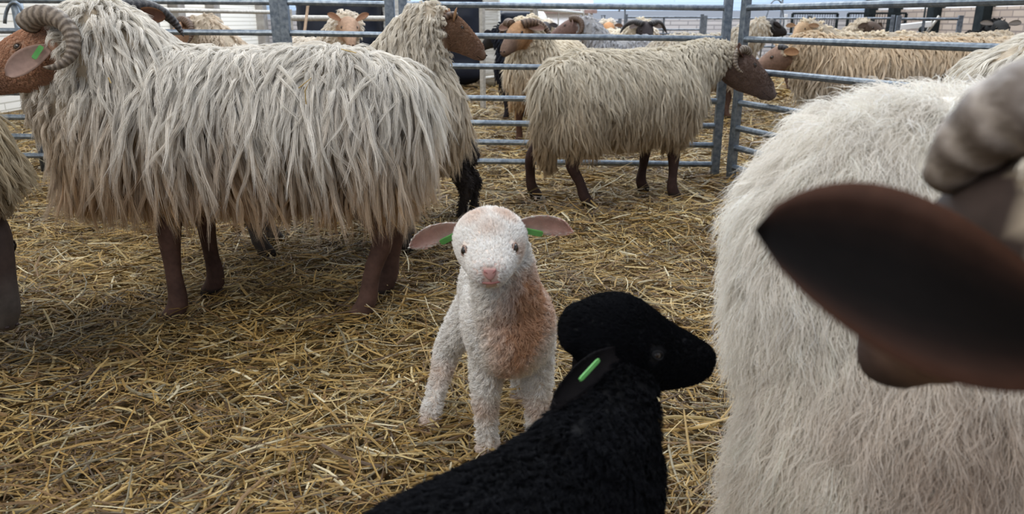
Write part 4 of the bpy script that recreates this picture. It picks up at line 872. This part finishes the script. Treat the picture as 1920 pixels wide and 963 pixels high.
flock('black sheep with pale ears standing before the tan brick wall', P(1878, 56, 8.6), -PI/2-.2, yaw=0, pitch=-.35, scale=1.35, sp=dict(zt=.72, zb=.3), face=(.012, .012, .012), wool=(.02, .02, .02), low=(.02, .02, .02), under=(.012, .012, .012), seed=52, ears=dict(L=.10, Wd=.045, dirv=(-.1, 1, .25), outer=(.02, .02, .02), inner=(.45, .40, .36)), mat=M_BLACKHAIR, **far)

# sheep cut by the right edge, rump to us beside the gate
flock('cream sheep at the right picture edge behind the near white one, rump towards the gate', (1.78, 1.30, .62), -1.22, yaw=0, pitch=-.6, hx=.62, sp=dict(zt=.795, zb=.36, hw=.22, rump=-.42), face=(.3, .18, .12), wool=(.86, .82, .74), low=(.66, .55, .42), seed=53, locks=3600, K=16, sr=.0006, lock_r=.011, length=.13, voxel=.012, clump=.6, curl=.010)
# sheep cut by the left edge, head down
flock('dark-faced sheep at the left picture edge, head hanging beside the big ram', (-1.200, 1.62, .350), .0, yaw=-.45, pitch=-1.22, hx=.40, scale=1.05, sp=dict(zt=.72, zb=.36, rump=-.40, chest=.38, nfat=1.0, nr=.11), face=(.050, .032, .026), face2=(.10, .085, .075), leg=(.05, .03, .025),
      wool=(.56, .47, .33), low=(.42, .32, .20), seed=54, locks=4200, K=16, sr=.0008, lock_r=.010, length=.14, voxel=.012, curl=.010, poll=.4, ears=False)
# near white sheep, flank to us
flock('near white fluffy sheep filling the right of the picture, black lamb nose at its flank', (1.665, .85, .66), -.12, yaw=0, pitch=-.5, hx=.74, hy=0, sp=dict(zt=.735, zb=.03, hw=.235, rump=-.42, chest=.44, stance=.12, boxy=1.35), bulk=[(-.30, -.05, .58, .17, .17, .17), (-.345, -.07, .42, .20, .20, .20), (-.375, -.09, .24, .22, .22, .22), (-.385, -.10, .06, .22, .22, .22)], face=(.3, .18, .12), wool=(.96, .92, .85), low=(.93, .85, .75), spot=(tuple(to_local(P(1830, 850, .70), (.93, .94, 0), -.12)), .115, (.50, .36, .27)), under=(.80, .76, .69), seed=55,
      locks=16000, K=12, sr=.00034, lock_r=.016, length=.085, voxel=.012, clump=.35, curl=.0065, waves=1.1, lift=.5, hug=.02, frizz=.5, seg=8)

# near sheep looking away: only its ear, horn, muzzle show
HN = Vector((.268, .388, .724)); YN = 1.68
ln_ = (.62, -.16, 0); hl = to_local(HN, ln_, 2.05)
hn = Head((hl.x, hl.y, .716), yaw=YN-2.05, pitch=-.68, scale=.80)
sp = sheep_parts(zt=.70, zb=.33, hw=.17, neck_to=(hl.x-.12, hl.y+.02, .68), nr=.06, rump=-.40, chest=.28, stance=.09, lx=(-.27, .2))
nroot, nme, _, _, _ = wool_sheep('sheep', 'near sheep cut by the right edge, blurred dark ear and ribbed horn towards the camera', ln_, 2.05, hn, sp, face=(.24, .14, .09), face2=(.07, .045, .038), nose=False, facebright=lambda hc, c: np.where(hc[:, :1] < .03, np.array([[.045, .03, .025]]), c), wool=(.8, .74, .64), locks=1200, K=8, seed=56, length=.07, voxel=.011,
     ears=dict(L=.100, Wd=.05, RIGHT={}, LEFT=dict(L=.165, Wd=.073, th=.007)) and dict(L=.212, Wd=.124, tip=(2.3, .68), dirv=(-.28, 1.0, .34), face=(-1, 0, .25), outer=(.006, .004, .0035), inner=(.005, .0035, .003), edge=(.10, .045, .028), cup=.25, droop=.10, base=(-.085, .045, -.076), th=.007))
hp_ = [to_local(q, ln_, 2.05) for q in (Vector((.290, .315, .745)), Vector((.325, .318, .800)), P(2130, 210, .330), P(2010, 190, .338), P(1910, 205, .352), P(1825, 265, .370), P(1768, 335, .388))]
hk = cr([(*q, r_, 0, 0) for q, r_ in zip(hp_, (.018, .021, .0225, .0225, .021, .017, .011))], 60)
ho = MB().tube([tuple(x[:3]) for x in hk], [float(x[3]*(1+.03*math.sin(i*1.5))) for i, x in enumerate(hk)], 18).build('horn', M_HORNL, nroot, smooth=True)
at_ = ho.data.attributes.new('along', 'FLOAT', 'POINT'); at_.data.foreach_set('value', np.repeat(np.linspace(0, .42, 60), 18).astype(np.float32))

# dark lamb behind the big ram's rump
torso = [(-.31, 0, .30, .05, .07, .06), (-.28, 0, .295, .072, .08, .08), (-.18, 0, .285, .08, .085, .085), (-.05, 0, .28, .078, .085, .085), (.05, .0, .285, .07, .085, .08), (.09, .0, .29, .05, .06, .06)]
neck = [(.02, .0, .31, .06, .07, .07), (.085, .0, .37, .05, .055, .055), (.12, .0, .42, .045, .05, .05)]
dcol = lambda p, n=None: np.tile(np.array((.045, .038, .036)), (len(p), 1))*(1+.4*vnoise(p, 83, 20))[:, None]
dl = lamb_legs([(1, (-.25, .05, .28), (-.30, .05, .155), (-.28, .05, .055), (-.27, .05, 0)), (1, (-.25, -.05, .28), (-.33, -.06, .155), (-.33, -.06, .055), (-.32, -.06, 0)),
                (0, (.03, .045, .27), (.035, .05, .14), (.03, .05, .045), (.038, .05, 0)), (0, (.03, -.045, .27), (.035, -.05, .14), (.03, -.05, .045), (.038, -.05, 0))])
lamb('lamb', 'dark grey-brown lamb half hidden behind the rump of the big ram', (-.50, 3.22, 0), PI, torso, neck, Head((.14, 0, .44), 0, -.2, 0, 1.0, 'lamb'), dl, lambda v, i, h: dcol(v)*.8, dcol, M_BLACKHAIR, 93, 3500, 1200, .022,
     dict(L=.08, Wd=.04, base=(-.03, .05, .01), dirv=(-.2, 1, -.1), outer=(.045, .038, .036), inner=(.05, .04, .035)), sr=.0008, K=6)

# stalks caught in the fleece of the big ram
def stalk(label, pts, r=.0016):
    tag(MB().tube(pts, r, 6).build('straw_stalk', noise_mat('stalk', (.45, .30, .11), (.62, .46, .2), 60)), label, 'straw', 'stalks caught in fleece')
stalk('bent golden straw stalk caught upright in the flank of the big ram', [P(560, 165, 1.86), P(584, 146, 1.85), P(572, 170, 1.86), P(574, 195, 1.87)])
stalk('short straw stalk lying along the back of the big ram', [P(640, 92, 2.02), P(668, 99, 2.0)])
stalk('thin straw stalk on the shoulder fleece of the big ram', [P(203, 145, 1.85), P(208, 156, 1.85)])
